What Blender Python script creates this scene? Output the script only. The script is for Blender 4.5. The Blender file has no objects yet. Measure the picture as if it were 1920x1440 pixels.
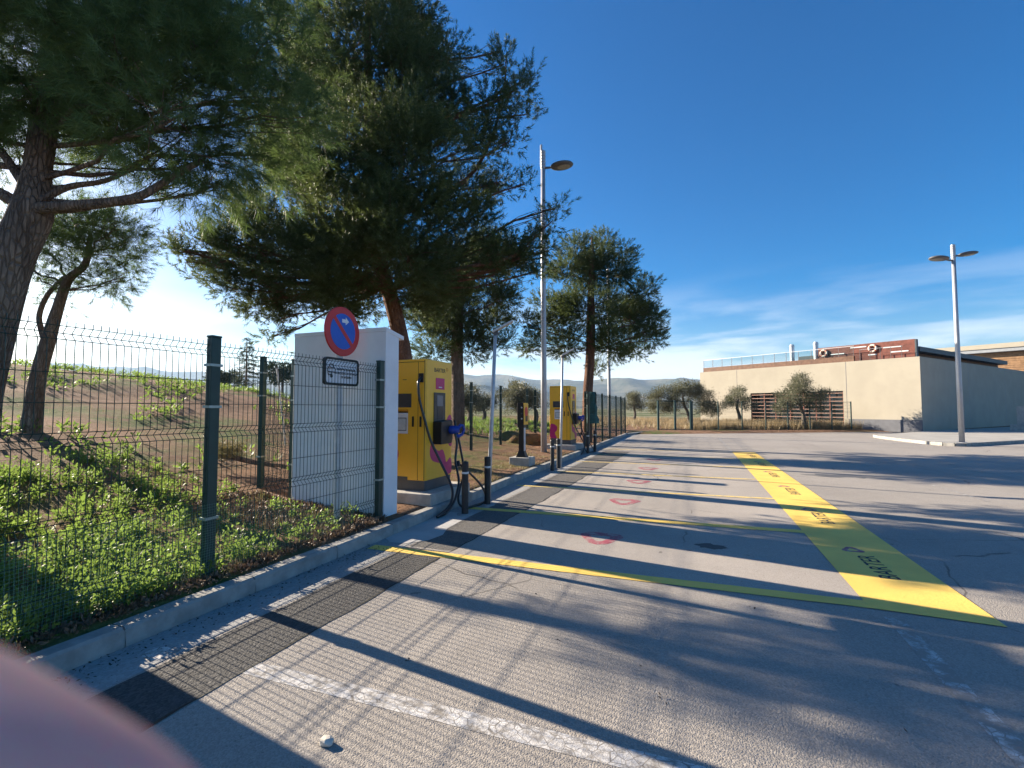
import bpy, bmesh, math, random
import numpy as np
from mathutils import Vector, Matrix

random.seed(7)
RNG = np.random.default_rng(7)
SC = bpy.context.scene
COL = SC.collection

# ------------------------------------------------------------------ camera
CAM_H = 1.57
YAW = math.atan2(350, 900.0)
PITCH = math.atan2(45, 900.0)
cam = bpy.data.cameras.new('camera')
cam.sensor_width = 36.0
cam.lens = 900.0 / 1920.0 * 36.0
cam.clip_start = 0.004
cam.clip_end = 20000
cam.dof.use_dof = True
cam.dof.focus_distance = 8.0
cam.dof.aperture_fstop = 8.5
cam_o = bpy.data.objects.new('camera', cam)
COL.objects.link(cam_o)
cam_o.location = (0, 0, CAM_H)
cam_o.rotation_euler = (math.pi / 2 + PITCH, 0, YAW)
SC.camera = cam_o

# ------------------------------------------------------------------ light
SUN_EL = math.radians(20.0)
SUN_DIR = Vector((-0.988, 0.156, 0)).normalized() * math.cos(SUN_EL) + Vector((0, 0, math.sin(SUN_EL)))
sun = bpy.data.lights.new('sun', 'SUN')
sun.energy = 5.0
sun.angle = math.radians(0.45)
sun.color = (1.0, 0.87, 0.70)
sun_o = bpy.data.objects.new('sun', sun)
COL.objects.link(sun_o)
sun_o.location = (-30, 5, 20)
sun_o.rotation_euler = SUN_DIR.to_track_quat('Z', 'Y').to_euler()

world = bpy.data.worlds.new('World')
SC.world = world
world.use_nodes = True
wt = world.node_tree
wt.nodes.clear()
w_out = wt.nodes.new('ShaderNodeOutputWorld')
w_bg = wt.nodes.new('ShaderNodeBackground')
w_bg.inputs['Strength'].default_value = 0.054
w_sky = wt.nodes.new('ShaderNodeTexSky')
w_sky.sky_type = 'NISHITA'
w_sky.sun_disc = False
w_sky.sun_elevation = SUN_EL
w_sky.sun_rotation = math.atan2(SUN_DIR.x, SUN_DIR.y)
w_sky.altitude = 300
w_sky.air_density = 1.0
w_sky.dust_density = 0.75
w_sky.ozone_density = 2.5
# thin cirrus and low cloud banks, laid on the sky by direction
w_tc = wt.nodes.new('ShaderNodeTexCoord')
w_sep = wt.nodes.new('ShaderNodeSeparateXYZ')
wt.links.new(w_tc.outputs['Generated'], w_sep.inputs[0])
w_map = wt.nodes.new('ShaderNodeMapping')
w_map.inputs['Scale'].default_value = (1.0, 1.0, 7.0)
w_map.inputs['Location'].default_value = (7.7, 0.9, 2.3)
wt.links.new(w_tc.outputs['Generated'], w_map.inputs[0])
w_n = wt.nodes.new('ShaderNodeTexNoise')
w_n.inputs['Scale'].default_value = 2.3
w_n.inputs['Detail'].default_value = 9
w_n.inputs['Roughness'].default_value = 0.55
w_n.inputs['Distortion'].default_value = 0.35
wt.links.new(w_map.outputs[0], w_n.inputs['Vector'])
w_r = wt.nodes.new('ShaderNodeMapRange')
w_r.interpolation_type = 'SMOOTHSTEP'
w_r.inputs['From Min'].default_value = 0.44
w_r.inputs['From Max'].default_value = 0.66
wt.links.new(w_n.outputs['Fac'], w_r.inputs['Value'])
w_e = wt.nodes.new('ShaderNodeMapRange')
w_e.interpolation_type = 'SMOOTHSTEP'
w_e.inputs['From Min'].default_value = 0.27
w_e.inputs['From Max'].default_value = 0.02
wt.links.new(w_sep.outputs['Z'], w_e.inputs['Value'])
w_m = wt.nodes.new('ShaderNodeMath')
w_m.operation = 'MULTIPLY'
wt.links.new(w_r.outputs[0], w_m.inputs[0])
wt.links.new(w_e.outputs[0], w_m.inputs[1])
w_m2 = wt.nodes.new('ShaderNodeMath')
w_m2.operation = 'MULTIPLY'
w_m2.inputs[1].default_value = 0.9
wt.links.new(w_m.outputs[0], w_m2.inputs[0])
w_mix = wt.nodes.new('ShaderNodeMix')
w_mix.data_type = 'RGBA'
w_mix.inputs['B'].default_value = (6.8, 7.1, 7.6, 1)
w_h = wt.nodes.new('ShaderNodeMapRange')      # milky band of low haze round the whole horizon
w_h.interpolation_type = 'SMOOTHSTEP'
w_h.inputs['From Min'].default_value = 0.13
w_h.inputs['From Max'].default_value = 0.0
w_h.inputs['To Max'].default_value = 0.45
wt.links.new(w_sep.outputs['Z'], w_h.inputs['Value'])
w_mx = wt.nodes.new('ShaderNodeMath')
w_mx.operation = 'MAXIMUM'
wt.links.new(w_m2.outputs[0], w_mx.inputs[0])
wt.links.new(w_h.outputs[0], w_mx.inputs[1])
wt.links.new(w_mx.outputs[0], w_mix.inputs['Factor'])
w_hs = wt.nodes.new('ShaderNodeHueSaturation')
w_hs.inputs['Saturation'].default_value = 1.65
w_hs.inputs['Hue'].default_value = .508
wt.links.new(w_sky.outputs[0], w_hs.inputs['Color'])
wt.links.new(w_hs.outputs[0], w_mix.inputs['A'])
wt.links.new(w_mix.outputs['Result'], w_bg.inputs['Color'])
wt.links.new(w_bg.outputs[0], w_out.inputs['Surface'])

SC.view_settings.view_transform = 'Standard'
SC.view_settings.look = 'None'
SC.view_settings.gamma = 1.0
SC.view_settings.use_curve_mapping = False
SC.view_settings.exposure = 1.76
SC.render.engine = 'CYCLES'
SC.cycles.use_denoising = True
SC.cycles.max_bounces = 4
SC.cycles.diffuse_bounces = 3
SC.cycles.glossy_bounces = 2
SC.cycles.transmission_bounces = 3
SC.cycles.caustics_reflective = False
SC.cycles.caustics_refractive = False
SC.cycles.transparent_max_bounces = 12
SC.cycles.volume_bounces = 0

# ------------------------------------------------------------------ helpers
CF = np.array([-math.sin(YAW), math.cos(YAW)])
CR = np.array([math.cos(YAW), math.sin(YAW)])


def W(px, py, depth):
    """point at a photo pixel's direction, at a known ground distance in front of the camera"""
    x = (px - 960) / 900.0
    y = -(py - 720) / 900.0
    fw = math.cos(PITCH) - y * math.sin(PITCH)
    up = math.sin(PITCH) + y * math.cos(PITCH)
    d = x * CR + fw * CF
    t = depth / fw
    return Vector((d[0] * t, d[1] * t, CAM_H + up * t))


class MB:
    def __init__(self):
        self.v = []
        self.f = []
        self.m = []
        self.mi = 0

    def add(self, vs, fs):
        b = len(self.v)
        self.v += [tuple(p) for p in vs]
        self.f += [tuple(b + i for i in q) for q in fs]
        self.m += [self.mi] * len(fs)
        return self

    def box(self, x0, x1, y0, y1, z0, z1, M=None):
        vs = [Vector((x, y, z)) for z in (z0, z1) for y in (y0, y1) for x in (x0, x1)]
        if M is not None:
            vs = [M @ p for p in vs]
        return self.add(vs, [(0, 2, 3, 1), (4, 5, 7, 6), (0, 1, 5, 4), (2, 6, 7, 3), (0, 4, 6, 2), (1, 3, 7, 5)])

    def tube(self, pts, r, n=8, caps=True):
        pts = [Vector(p) for p in pts]
        if not hasattr(r, '__len__'):
            r = [r] * len(pts)
        vs, fs = [], []
        ref = None
        for i, p in enumerate(pts):
            t = (pts[min(i + 1, len(pts) - 1)] - pts[max(i - 1, 0)])
            if t.length < 1e-9:
                t = Vector((0, 0, 1))
            t.normalize()
            if ref is None:
                a = Vector((1, 0, 0)) if abs(t.x) < .8 else Vector((0, 1, 0))
                ref = (a - t * a.dot(t)).normalized()
            else:
                ref = ref - t * ref.dot(t)
                ref.normalize()
            b = t.cross(ref)
            for k in range(n):
                an = 2 * math.pi * k / n
                vs.append(p + (ref * math.cos(an) + b * math.sin(an)) * r[i])
        for i in range(len(pts) - 1):
            for k in range(n):
                k2 = (k + 1) % n
                fs.append((i * n + k, i * n + k2, (i + 1) * n + k2, (i + 1) * n + k))
        if caps:
            fs.append(tuple(range(n))[::-1])
            fs.append(tuple((len(pts) - 1) * n + k for k in range(n)))
        return self.add(vs, fs)

    def lathe(self, prof, n=16, M=None):
        vs, fs = [], []
        for r, z in prof:
            for k in range(n):
                an = 2 * math.pi * k / n
                vs.append(Vector((r * math.cos(an), r * math.sin(an), z)))
        if M is not None:
            vs = [M @ p for p in vs]
        for i in range(len(prof) - 1):
            for k in range(n):
                k2 = (k + 1) % n
                fs.append((i * n + k, i * n + k2, (i + 1) * n + k2, (i + 1) * n + k))
        fs.append(tuple(range(n))[::-1])
        fs.append(tuple((len(prof) - 1) * n + k for k in range(n)))
        return self.add(vs, fs)

    def prism(self, poly, z0, z1, M=None):
        n = len(poly)
        vs = [Vector((p[0], p[1], z)) for z in (z0, z1) for p in poly]
        if M is not None:
            vs = [M @ p for p in vs]
        fs = [tuple(range(n))[::-1], tuple(range(n, 2 * n))]
        fs += [(i, (i + 1) % n, n + (i + 1) % n, n + i) for i in range(n)]
        return self.add(vs, fs)

    def ring(self, outer, inner, z0, z1, M=None):
        n = len(outer)
        vs = [Vector((p[0], p[1], z)) for z in (z0, z1) for q in (outer, inner) for p in q]
        if M is not None:
            vs = [M @ p for p in vs]
        fs = []
        for i in range(n):
            j = (i + 1) % n
            fs.append((2 * n + i, 2 * n + j, 3 * n + j, 3 * n + i))
            fs.append((i, j, 2 * n + j, 2 * n + i))
            fs.append((n + j, n + i, 3 * n + i, 3 * n + j))
            fs.append((j, i, n + i, n + j))
        return self.add(vs, fs)

    def sheet(self, poly, z):
        n = len(poly)
        return self.add([(p[0], p[1], z) for p in poly], [tuple(range(n))])

    def build(self, name, mat, parent=None, smooth=False, bevel=0):
        me = bpy.data.meshes.new(name)
        me.from_pydata(self.v, [], self.f)
        mats = mat if isinstance(mat, (list, tuple)) else [mat]
        for mm in mats:
            me.materials.append(mm)
        if len(mats) > 1:
            me.polygons.foreach_set('material_index', self.m)
        if smooth:
            me.shade_smooth()
        me.update()
        o = bpy.data.objects.new(name, me)
        COL.objects.link(o)
        if parent is not None:
            o.parent = parent
        if bevel:
            b = o.modifiers.new('bevel', 'BEVEL')
            b.width = bevel
            b.segments = 2
            b.limit_method = 'ANGLE'
            b.angle_limit = math.radians(40)
        return o


def tris_obj(name, V, mat, parent=None, k=3):
    """mesh from an (n*k,3) array of separate k-sided faces"""
    V = np.ascontiguousarray(V, dtype=np.float32)
    n = len(V) // k
    me = bpy.data.meshes.new(name)
    me.vertices.add(n * k)
    me.vertices.foreach_set('co', V.ravel())
    me.loops.add(n * k)
    me.loops.foreach_set('vertex_index', np.arange(n * k, dtype=np.int32))
    me.polygons.add(n)
    me.polygons.foreach_set('loop_start', np.arange(0, n * k, k, dtype=np.int32))
    me.materials.append(mat)
    me.update(calc_edges=True)
    o = bpy.data.objects.new(name, me)
    COL.objects.link(o)
    if parent is not None:
        o.parent = parent
    return o


def tag(o, label=None, cat=None, group=None, kind=None):
    if label:
        o['label'] = label
    if cat:
        o['category'] = cat
    if group:
        o['group'] = group
    if kind:
        o['kind'] = kind
    return o


def empty(name, loc=(0, 0, 0), rz=0.0):
    o = bpy.data.objects.new(name, None)
    o.empty_display_size = 0.2
    COL.objects.link(o)
    o.location = loc
    o.rotation_euler = (0, 0, rz)
    return o


def text_mesh(s, size, bold=0.0, align='CENTER', sx=1.0):
    cu = bpy.data.curves.new('t', 'FONT')
    cu.body = s
    cu.size = size
    cu.align_x = align
    cu.align_y = 'CENTER'
    cu.offset = bold
    cu.resolution_u = 3
    o = bpy.data.objects.new('t', cu)
    COL.objects.link(o)
    bpy.context.view_layer.update()
    dg = bpy.context.evaluated_depsgraph_get()
    me = bpy.data.meshes.new_from_object(o.evaluated_get(dg))
    bpy.data.objects.remove(o)
    bpy.data.curves.remove(cu)
    if sx != 1.0:
        me.transform(Matrix.Diagonal((sx, 1, 1, 1)))
    return me


def text_obj(name, s, size, M, mat, parent, bold=0.0, align='CENTER', sx=1.0):
    me = text_mesh(s, size, bold, align, sx)
    me.transform(M)
    me.materials.clear()
    me.materials.append(mat)
    o = bpy.data.objects.new(name, me)
    COL.objects.link(o)
    o.parent = parent
    return o


def frame(origin, ex, ey):
    ex = Vector(ex).normalized()
    ey = Vector(ey).normalized()
    ez = ex.cross(ey)
    M = Matrix.Identity(4)
    for i in range(3):
        M[i][0], M[i][1], M[i][2], M[i][3] = ex[i], ey[i], ez[i], origin[i]
    return M


# ------------------------------------------------------------------ materials
class NT:
    def __init__(self, name):
        self.mat = bpy.data.materials.new(name)
        self.mat.use_nodes = True
        self.t = self.mat.node_tree
        self.b = self.t.nodes['Principled BSDF']
        self.out = self.t.nodes['Material Output']

    def n(self, typ, **kw):
        nd = self.t.nodes.new('ShaderNode' + typ)
        for k, v in kw.items():
            if hasattr(nd, k):
                setattr(nd, k, v)
            else:
                nd.inputs[k].default_value = v
        return nd

    def l(self, a, b):
        self.t.links.new(a, b)

    def pos(self, scale=(1, 1, 1), local=False):
        mp = self.n('Mapping')
        mp.inputs['Scale'].default_value = scale
        if local:
            self.l(self.n('TexCoord').outputs['Object'], mp.inputs[0])
        else:
            self.l(self.n('NewGeometry').outputs['Position'], mp.inputs[0])
        return mp.outputs[0]

    def noise(self, vec, scale, detail=4, rough=.55, dist=0):
        nd = self.n('TexNoise')
        nd.inputs['Scale'].default_value = scale
        nd.inputs['Detail'].default_value = detail
        nd.inputs['Roughness'].default_value = rough
        nd.inputs['Distortion'].default_value = dist
        self.l(vec, nd.inputs['Vector'])
        return nd.outputs['Fac']

    def voro(self, vec, scale, feature='F1', out='Distance', rnd=1.0):
        nd = self.n('TexVoronoi')
        nd.feature = feature
        nd.inputs['Scale'].default_value = scale
        nd.inputs['Randomness'].default_value = rnd
        self.l(vec, nd.inputs['Vector'])
        return nd.outputs[out]

    def rng(self, v, a, b, c=0.0, d=1.0, smooth=True):
        nd = self.n('MapRange')
        nd.interpolation_type = 'SMOOTHSTEP' if smooth else 'LINEAR'
        for k, x in zip(('From Min', 'From Max', 'To Min', 'To Max'), (a, b, c, d)):
            nd.inputs[k].default_value = x
        self.l(v, nd.inputs['Value'])
        return nd.outputs[0]

    def math(self, op, a, b):
        nd = self.n('Math')
        nd.operation = op
        for i, x in enumerate((a, b)):
            if isinstance(x, (int, float)):
                nd.inputs[i].default_value = x
            else:
                self.l(x, nd.inputs[i])
        return nd.outputs[0]

    def mix(self, fac, a, b, blend='MIX'):
        nd = self.n('Mix')
        nd.data_type = 'RGBA'
        nd.blend_type = blend
        if isinstance(fac, (int, float)):
            nd.inputs['Factor'].default_value = fac
        else:
            self.l(fac, nd.inputs['Factor'])
        for key, x in (('A', a), ('B', b)):
            if isinstance(x, (tuple, list)):
                nd.inputs[key].default_value = (x[0], x[1], x[2], 1)
            else:
                self.l(x, nd.inputs[key])
        return nd.outputs['Result']

    def bump(self, h, strength=.3, dist=.01):
        nd = self.n('Bump')
        nd.inputs['Strength'].default_value = strength
        nd.inputs['Distance'].default_value = dist
        self.l(h, nd.inputs['Height'])
        self.l(nd.outputs[0], self.b.inputs['Normal'])

    def col(self, c):
        if isinstance(c, (tuple, list)):
            self.b.inputs['Base Color'].default_value = (c[0], c[1], c[2], 1)
        else:
            self.l(c, self.b.inputs['Base Color'])

    def set(self, rough=None, metal=None, spec=None):
        if rough is not None:
            self.b.inputs['Roughness'].default_value = rough
        if metal is not None:
            self.b.inputs['Metallic'].default_value = metal
        if spec is not None:
            self.b.inputs['Specular IOR Level'].default_value = spec


def sc(c, k):
    return tuple(max(0, x * k) for x in c)


def pm(name, base, rough=.6, var=.15, scale=5, bump=.1, bscale=60, bd=.004, metal=0, spec=.4, local=True):
    m = NT(name)
    p = m.pos(local=local)
    n1 = m.noise(p, scale, 5, .6)
    m.col(m.mix(m.rng(n1, .3, .7), sc(base, 1 - var), sc(base, 1 + var)))
    m.set(rough, metal, spec)
    if bump:
        m.bump(m.noise(p, bscale, 4), bump, bd)
    return m.mat


def asphalt(name, c, agg=90, bumpd=.006, spot=.35, cracks=False):
    m = NT(name)
    p = m.pos()
    big = m.noise(p, .35, 6, .6)
    mid = m.noise(p, 3.0, 6, .65)
    fine = m.voro(p, agg, 'F1', 'Distance')
    vcol = m.voro(p, agg, 'F1', 'Color')
    bw = m.n('RGBToBW')
    m.l(vcol, bw.inputs[0])
    c1 = m.mix(m.rng(big, .3, .7), sc(c, .88), sc(c, 1.10))
    c2 = m.mix(m.math('MULTIPLY', m.rng(mid, .45, .75), .35), c1, sc(c, .72))
    c3 = m.mix(m.rng(bw.outputs[0], .15, .9, .0, 1.0), m.mix(spot, c2, sc(c, .45)), m.mix(.25, c2, sc(c, 1.45)))
    pits = m.rng(m.noise(p, 38, 3, .6), .30, .38, 1.0, 0.0)
    c4 = m.mix(m.math('MULTIPLY', pits, .55), c3, sc(c, .35))
    if cracks:
        dm = m.n('Mix')
        dm.data_type = 'VECTOR'
        dm.inputs['Factor'].default_value = .12
        nz = m.n('TexNoise')
        nz.inputs['Scale'].default_value = 2.5
        nz.inputs['Detail'].default_value = 6
        m.l(p, nz.inputs['Vector'])
        m.l(p, dm.inputs[4])
        m.l(nz.outputs['Color'], dm.inputs[5])
        e = m.voro(dm.outputs[1], .42, 'DISTANCE_TO_EDGE')
        gate_ = m.rng(m.noise(p, .6, 3), .50, .62)
        c4 = m.mix(m.math('MULTIPLY', m.math('MULTIPLY', m.rng(e, .0012, .005, 1, 0), gate_), .7), c4, sc(c, .22))
        # long faint tyre tracks and drips
        tk = m.noise(m.pos((1.6, .10, 1)), 1.0, 5, .6)
        c4 = m.mix(m.math('MULTIPLY', m.rng(tk, .55, .75), .30), c4, sc(c, .55))
        dr_ = m.noise(p, 5.5, 2, .5)
        c4 = m.mix(m.math('MULTIPLY', m.rng(dr_, .72, .76), .6), c4, sc(c, .3))
    m.col(c4)
    m.set(.88, 0, .25)
    h = m.math('ADD', m.math('MULTIPLY', fine, -1.0), m.math('MULTIPLY', m.noise(p, 38, 5, .7), .9))
    m.bump(h, .5, bumpd)
    return m.mat


ROAD_C = (.335, .302, .264)
M_ROAD = asphalt('old_asphalt', ROAD_C, 120, .006, .28, True)
M_PATCH = asphalt('fresh_asphalt', (.085, .082, .078), 70, .010, .6)
M_PATCH2 = asphalt('older_patch', (.15, .14, .128), 70, .008, .5)
M_GUTTER = asphalt('worn_concrete', (.33, .325, .31), 60, .004, .2)
M_KERB = pm('kerb_concrete', (.30, .29, .265), .9, .2, 6, .4, 50, .004, local=False)
M_CONC = pm('cast_concrete', (.42, .40, .36), .9, .16, 7, .35, 60, .004)


def paint(name, c, under, wear=.45, crack=True):
    m = NT(name)
    p = m.pos()
    w = m.noise(p, 9, 8, .75)
    wmask = m.rng(w, wear - .08, wear + .12, 1.0, 0.0)
    sp = m.noise(p, 110, 3, .6)
    smask = m.rng(sp, .27, .36, 1.0, 0.0)
    k = m.math('MAXIMUM', wmask, m.math('MULTIPLY', smask, .8))
    if crack:
        e = m.voro(p, 16, 'DISTANCE_TO_EDGE')
        e2 = m.voro(p, 34, 'DISTANCE_TO_EDGE')
        k = m.math('MAXIMUM', k, m.rng(e, .012, .05, 1.0, 0.0))
        k = m.math('MAXIMUM', k, m.math('MULTIPLY', m.rng(e2, .015, .06, 1.0, 0.0), .6))
    cc = m.mix(m.rng(m.noise(p, 1.4, 5), .3, .7), sc(c, .9), sc(c, 1.06))
    m.col(m.mix(k, cc, under))
    m.set(.75, 0, .3)
    m.bump(m.math('ADD', sp, m.noise(p, 45, 4)), .5, .004)
    return m.mat


M_WHITE = paint('worn_white_paint', (.62, .60, .57), sc(ROAD_C, .68), .45)
M_WHITE_THIN = paint('faded_white_paint', (.56, .56, .54), sc(ROAD_C, .8), .54)
M_YEL = paint('yellow_road_paint', (.86, .58, .13), (.46, .37, .19), .29, False)
M_YEL_WORN = paint('faded_yellow_paint', (.80, .58, .17), ROAD_C, .42, False)
M_LOGO = paint('pink_road_paint', (.36, .085, .11), ROAD_C, .44, False)
M_LETTER = paint('black_road_paint', (.035, .035, .045), (.3, .24, .05), .22, False)


def ground_mat():
    m = NT('field_soil')
    p = m.pos()
    sep = m.n('SeparateXYZ')
    m.l(p, sep.inputs[0])
    n1 = m.noise(p, .22, 6, .6)
    n2 = m.noise(p, 2.2, 8, .7)
    n3 = m.noise(p, 14, 6, .7)
    soil = m.mix(m.rng(n2, .3, .7), (.16, .088, .05), (.29, .172, .105))
    soil = m.mix(m.math('MULTIPLY', m.rng(n3, .5, .75), .6), soil, (.37, .26, .18))
    green = m.mix(m.rng(n3, .3, .7), (.05, .085, .018), (.13, .16, .045))
    gm = m.math('MULTIPLY', m.rng(n1, .50, .66), m.rng(n2, .36, .56))
    # beyond the car park the land is stubble and pale green crop strips
    far = m.n('VectorMath')
    far.operation = 'LENGTH'
    m.l(p, far.inputs[0])
    fm = m.rng(far.outputs['Value'], 45, 90)
    strips = m.noise(m.pos((.006, .045, .02)), 1.0, 5, .6)
    fields = m.mix(m.rng(strips, .40, .60), (.10, .125, .05), (.27, .24, .15))
    near = m.mix(gm, soil, green)
    m.col(m.mix(fm, near, fields))
    m.set(.95, 0, .1)
    m.bump(m.math('ADD', m.noise(p, 7, 8, .7), m.math('MULTIPLY', n3, .6)), .9, .05)
    return m.mat


M_GROUND = ground_mat()


def hill_mat():
    m = NT('scrub_hillside')
    p = m.pos()
    n1 = m.noise(p, .004, 8, .65)
    n2 = m.noise(p, .02, 8, .7)
    c = m.mix(m.rng(n1, .35, .65), (.05, .06, .035), (.17, .15, .10))
    c = m.mix(m.rng(n2, .5, .7), c, (.035, .05, .025))
    m.col(c)
    m.set(1, 0, 0)
    m.bump(n2, .6, 20)
    return m.mat


M_HILL = hill_mat()


def leaf_mat(name, dark, light, trans=.35, tcol=None, rough=.55):
    m = NT(name)
    g = m.n('NewGeometry')
    r = g.outputs['Random Per Island']
    p = m.pos()
    n1 = m.noise(p, 1.6, 3)
    f = m.math('ADD', m.math('MULTIPLY', r, .55), m.math('MULTIPLY', m.rng(n1, .3, .7), .45))
    c = m.mix(f, dark, light)
    m.col(c)
    m.set(rough, 0, .35)
    tr = m.n('BsdfTranslucent')
    m.l(m.mix(.5, c, tcol or sc(light, 1.3)), tr.inputs['Color'])
    ms = m.n('MixShader')
    ms.inputs[0].default_value = trans
    m.l(m.b.outputs[0], ms.inputs[1])
    m.l(tr.outputs[0], ms.inputs[2])
    m.l(ms.outputs[0], m.out.inputs['Surface'])
    return m.mat


M_NEEDLE = leaf_mat('pine_needles', (.042, .085, .028), (.115, .175, .06), .40, (.20, .29, .075))
M_NEEDLE2 = leaf_mat('aleppo_needles', (.030, .058, .021), (.088, .128, .043), .34, (.18, .22, .06))
M_OLIVE = leaf_mat('olive_leaves', (.075, .085, .048), (.20, .20, .125), .25)
M_DARKLEAF = leaf_mat('dark_leaves', (.022, .035, .016), (.06, .08, .035), .2)
M_WEED = leaf_mat('weed_leaves', (.06, .125, .024), (.165, .26, .055), .45, (.32, .44, .08))
M_DRY = leaf_mat('dry_grass', (.20, .145, .075), (.42, .33, .19), .3)
M_LITTER = leaf_mat('dry_leaf_litter', (.09, .05, .03), (.27, .18, .11), .1)


def bark_mat(name, a, b):
    m = NT(name)
    p = m.pos((1, 1, .22))
    e = m.voro(p, 30, 'DISTANCE_TO_EDGE')
    n1 = m.noise(p, 9, 7, .7)
    c = m.mix(m.rng(n1, .3, .7), a, b)
    c = m.mix(m.rng(e, .0, .10, .4, 0), c, sc(a, .6))
    m.col(c)
    m.set(.95, 0, .15)
    m.bump(m.math('ADD', m.rng(e, 0, .2), m.math('MULTIPLY', n1, .8)), .9, .025)
    return m.mat


M_BARK = bark_mat('pine_bark', (.13, .095, .075), (.30, .225, .175))
M_BARK_RED = bark_mat('reddish_bark', (.12, .065, .045), (.26, .15, .105))
M_BARK_OL = bark_mat('olive_bark', (.11, .095, .08), (.24, .21, .175))

M_GREEN = pm('green_coated_steel', (.008, .040, .034), .45, .15, 8, .05, 200, .001, spec=.5)
M_WIRE = pm('green_wire', (.010, .040, .034), .5, .1, 8, 0)
M_NET = pm('pale_green_net', (.16, .30, .22), .6, .1, 8, 0)
M_CLAMP = pm('clamp_steel', (.32, .38, .36), .45, .1, 20, 0, metal=.5)
M_RENDER = pm('white_render', (.78, .78, .78), .9, .045, 2.5, .25, 120, .002, spec=.2)
M_YELLOW = pm('yellow_paint_metal', (.88, .47, .03), .34, .04, 3, .02, 300, .001, spec=.5)
M_SEAM = pm('dark_seam', (.02, .018, .012), .7, .1, 8, 0)
M_GREY = pm('grey_skirt', (.085, .085, .085), .55, .1, 8, .05, 120, .001)
M_BLACK = pm('black_plastic', (.012, .012, .014), .42, .2, 10, .05, 150, .001)
M_CABLE = pm('black_rubber', (.014, .014, .015), .32, .2, 10, 0, spec=.6)
M_SCREEN = pm('dark_screen_glass', (.045, .05, .055), .12, .1, 4, 0, spec=.6)
M_SCREENLIT = pm('grey_screen', (.16, .18, .21), .2, .1, 6, 0)
M_FRAME = pm('screen_frame', (.06, .055, .05), .5, .1, 8, 0)
M_MAG = pm('magenta_print', (.52, .018, .15), .4, .05, 4, 0)
M_BLUE = pm('blue_plastic', (.012, .05, .32), .35, .1, 8, .03, 200, .001)
M_WHITEP = pm('white_plate', (.70, .71, .72), .5, .05, 8, 0)
M_PAPER = pm('notice_paper', (.55, .58, .56), .5, .1, 30, 0)
M_TEXT = pm('dark_lettering', (.03, .025, .025), .5, .1, 8, 0)
M_ORANGE = pm('orange_print', (.65, .25, .01), .4, .05, 8, 0)
M_RED = pm('sign_red', (.55, .025, .025), .4, .05, 6, 0)
M_SBLUE = pm('sign_blue', (.012, .10, .50), .4, .05, 6, 0)
M_ALU = pm('galvanised_steel', (.52, .53, .54), .5, .1, 12, .05, 90, .001, metal=.25)
M_LAMPPOLE = pm('grey_painted_pole', (.40, .41, .43), .45, .06, 6, .03, 120, .001, metal=.35)
M_LAMPHEAD = pm('lamp_housing', (.10, .10, .105), .5, .1, 8, .03, 120, .001)
M_LENS = pm('lamp_lens', (.32, .31, .28), .25, .1, 20, 0)
M_BOLLARD = pm('bollard_iron', (.030, .030, .031), .5, .2, 14, .1, 150, .001)
M_BAND = pm('reflective_band', (.68, .68, .66), .4, .08, 20, 0)
M_CREAM = pm('cream_facade', (.385, .35, .28), .92, .05, .8, .2, 60, .003, spec=.15)
M_PLINTH = pm('grey_plinth', (.14, .145, .16), .85, .1, 4, .2, 40, .003)
M_WOOD = pm('red_wood', (.16, .048, .032), .6, .25, 5, .2, 40, .003)
M_WOOD2 = pm('brown_wood', (.145, .075, .045), .65, .25, 5, .2, 40, .003)
M_WOOD3 = pm('honey_wood', (.26, .15, .075), .6, .2, 4, .2, 40, .003)
M_SLAT = pm('weathered_slat', (.34, .20, .15), .65, .2, 5, .1, 40, .003)
M_WINDOW = pm('window_glass', (.04, .05, .06), .1, .1, 2, 0, spec=.7)
M_ROOFDARK = pm('dark_fascia', (.06, .075, .085), .6, .1, 4, 0)
M_ROOFGREY = pm('grey_fascia', (.27, .29, .31), .6, .08, 4, 0)
M_CHIM = pm('steel_flue', (.55, .56, .58), .35, .08, 6, 0, metal=.6)
M_RING = pm('lifebuoy', (.74, .60, .50), .5, .05, 6, 0)
M_RINGB = pm('lifebuoy_band', (.62, .13, .05), .5, .05, 6, 0)
M_TARP = pm('green_tarp', (.018, .085, .075), .6, .25, 5, .4, 14, .02)
M_STONE = pm('pale_stone', (.55, .50, .42), .9, .2, 30, .5, 60, .006)
M_SKIN = pm('skin', (.84, .45, .35), .55, .1, 40, .05, 300, .0004)

_b = M_SKIN.node_tree.nodes['Principled BSDF']
_b.inputs['Subsurface Weight'].default_value = .9
_b.inputs['Subsurface Radius'].default_value = (1.0, .30, .16)
_b.inputs['Subsurface Scale'].default_value = .010


def glass_mat():
    m = NT('rail_glass')
    m.col((.03, .045, .05))
    m.set(.05, 0, .5)
    tr = m.n('BsdfTransparent')
    tr.inputs[0].default_value = (.90, .96, .97, 1)
    ms = m.n('MixShader')
    ms.inputs[0].default_value = .92
    m.l(m.b.outputs[0], ms.inputs[1])
    m.l(tr.outputs[0], ms.inputs[2])
    m.l(ms.outputs[0], m.out.inputs['Surface'])
    return m.mat


M_GLASS = glass_mat()


# ------------------------------------------------------------------ terrain
def kx(y):
    """front edge of the kerb"""
    return float(np.interp(y, [0, 5, 11, 29], [-3.53, -3.55, -3.66, -3.84]))


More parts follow.
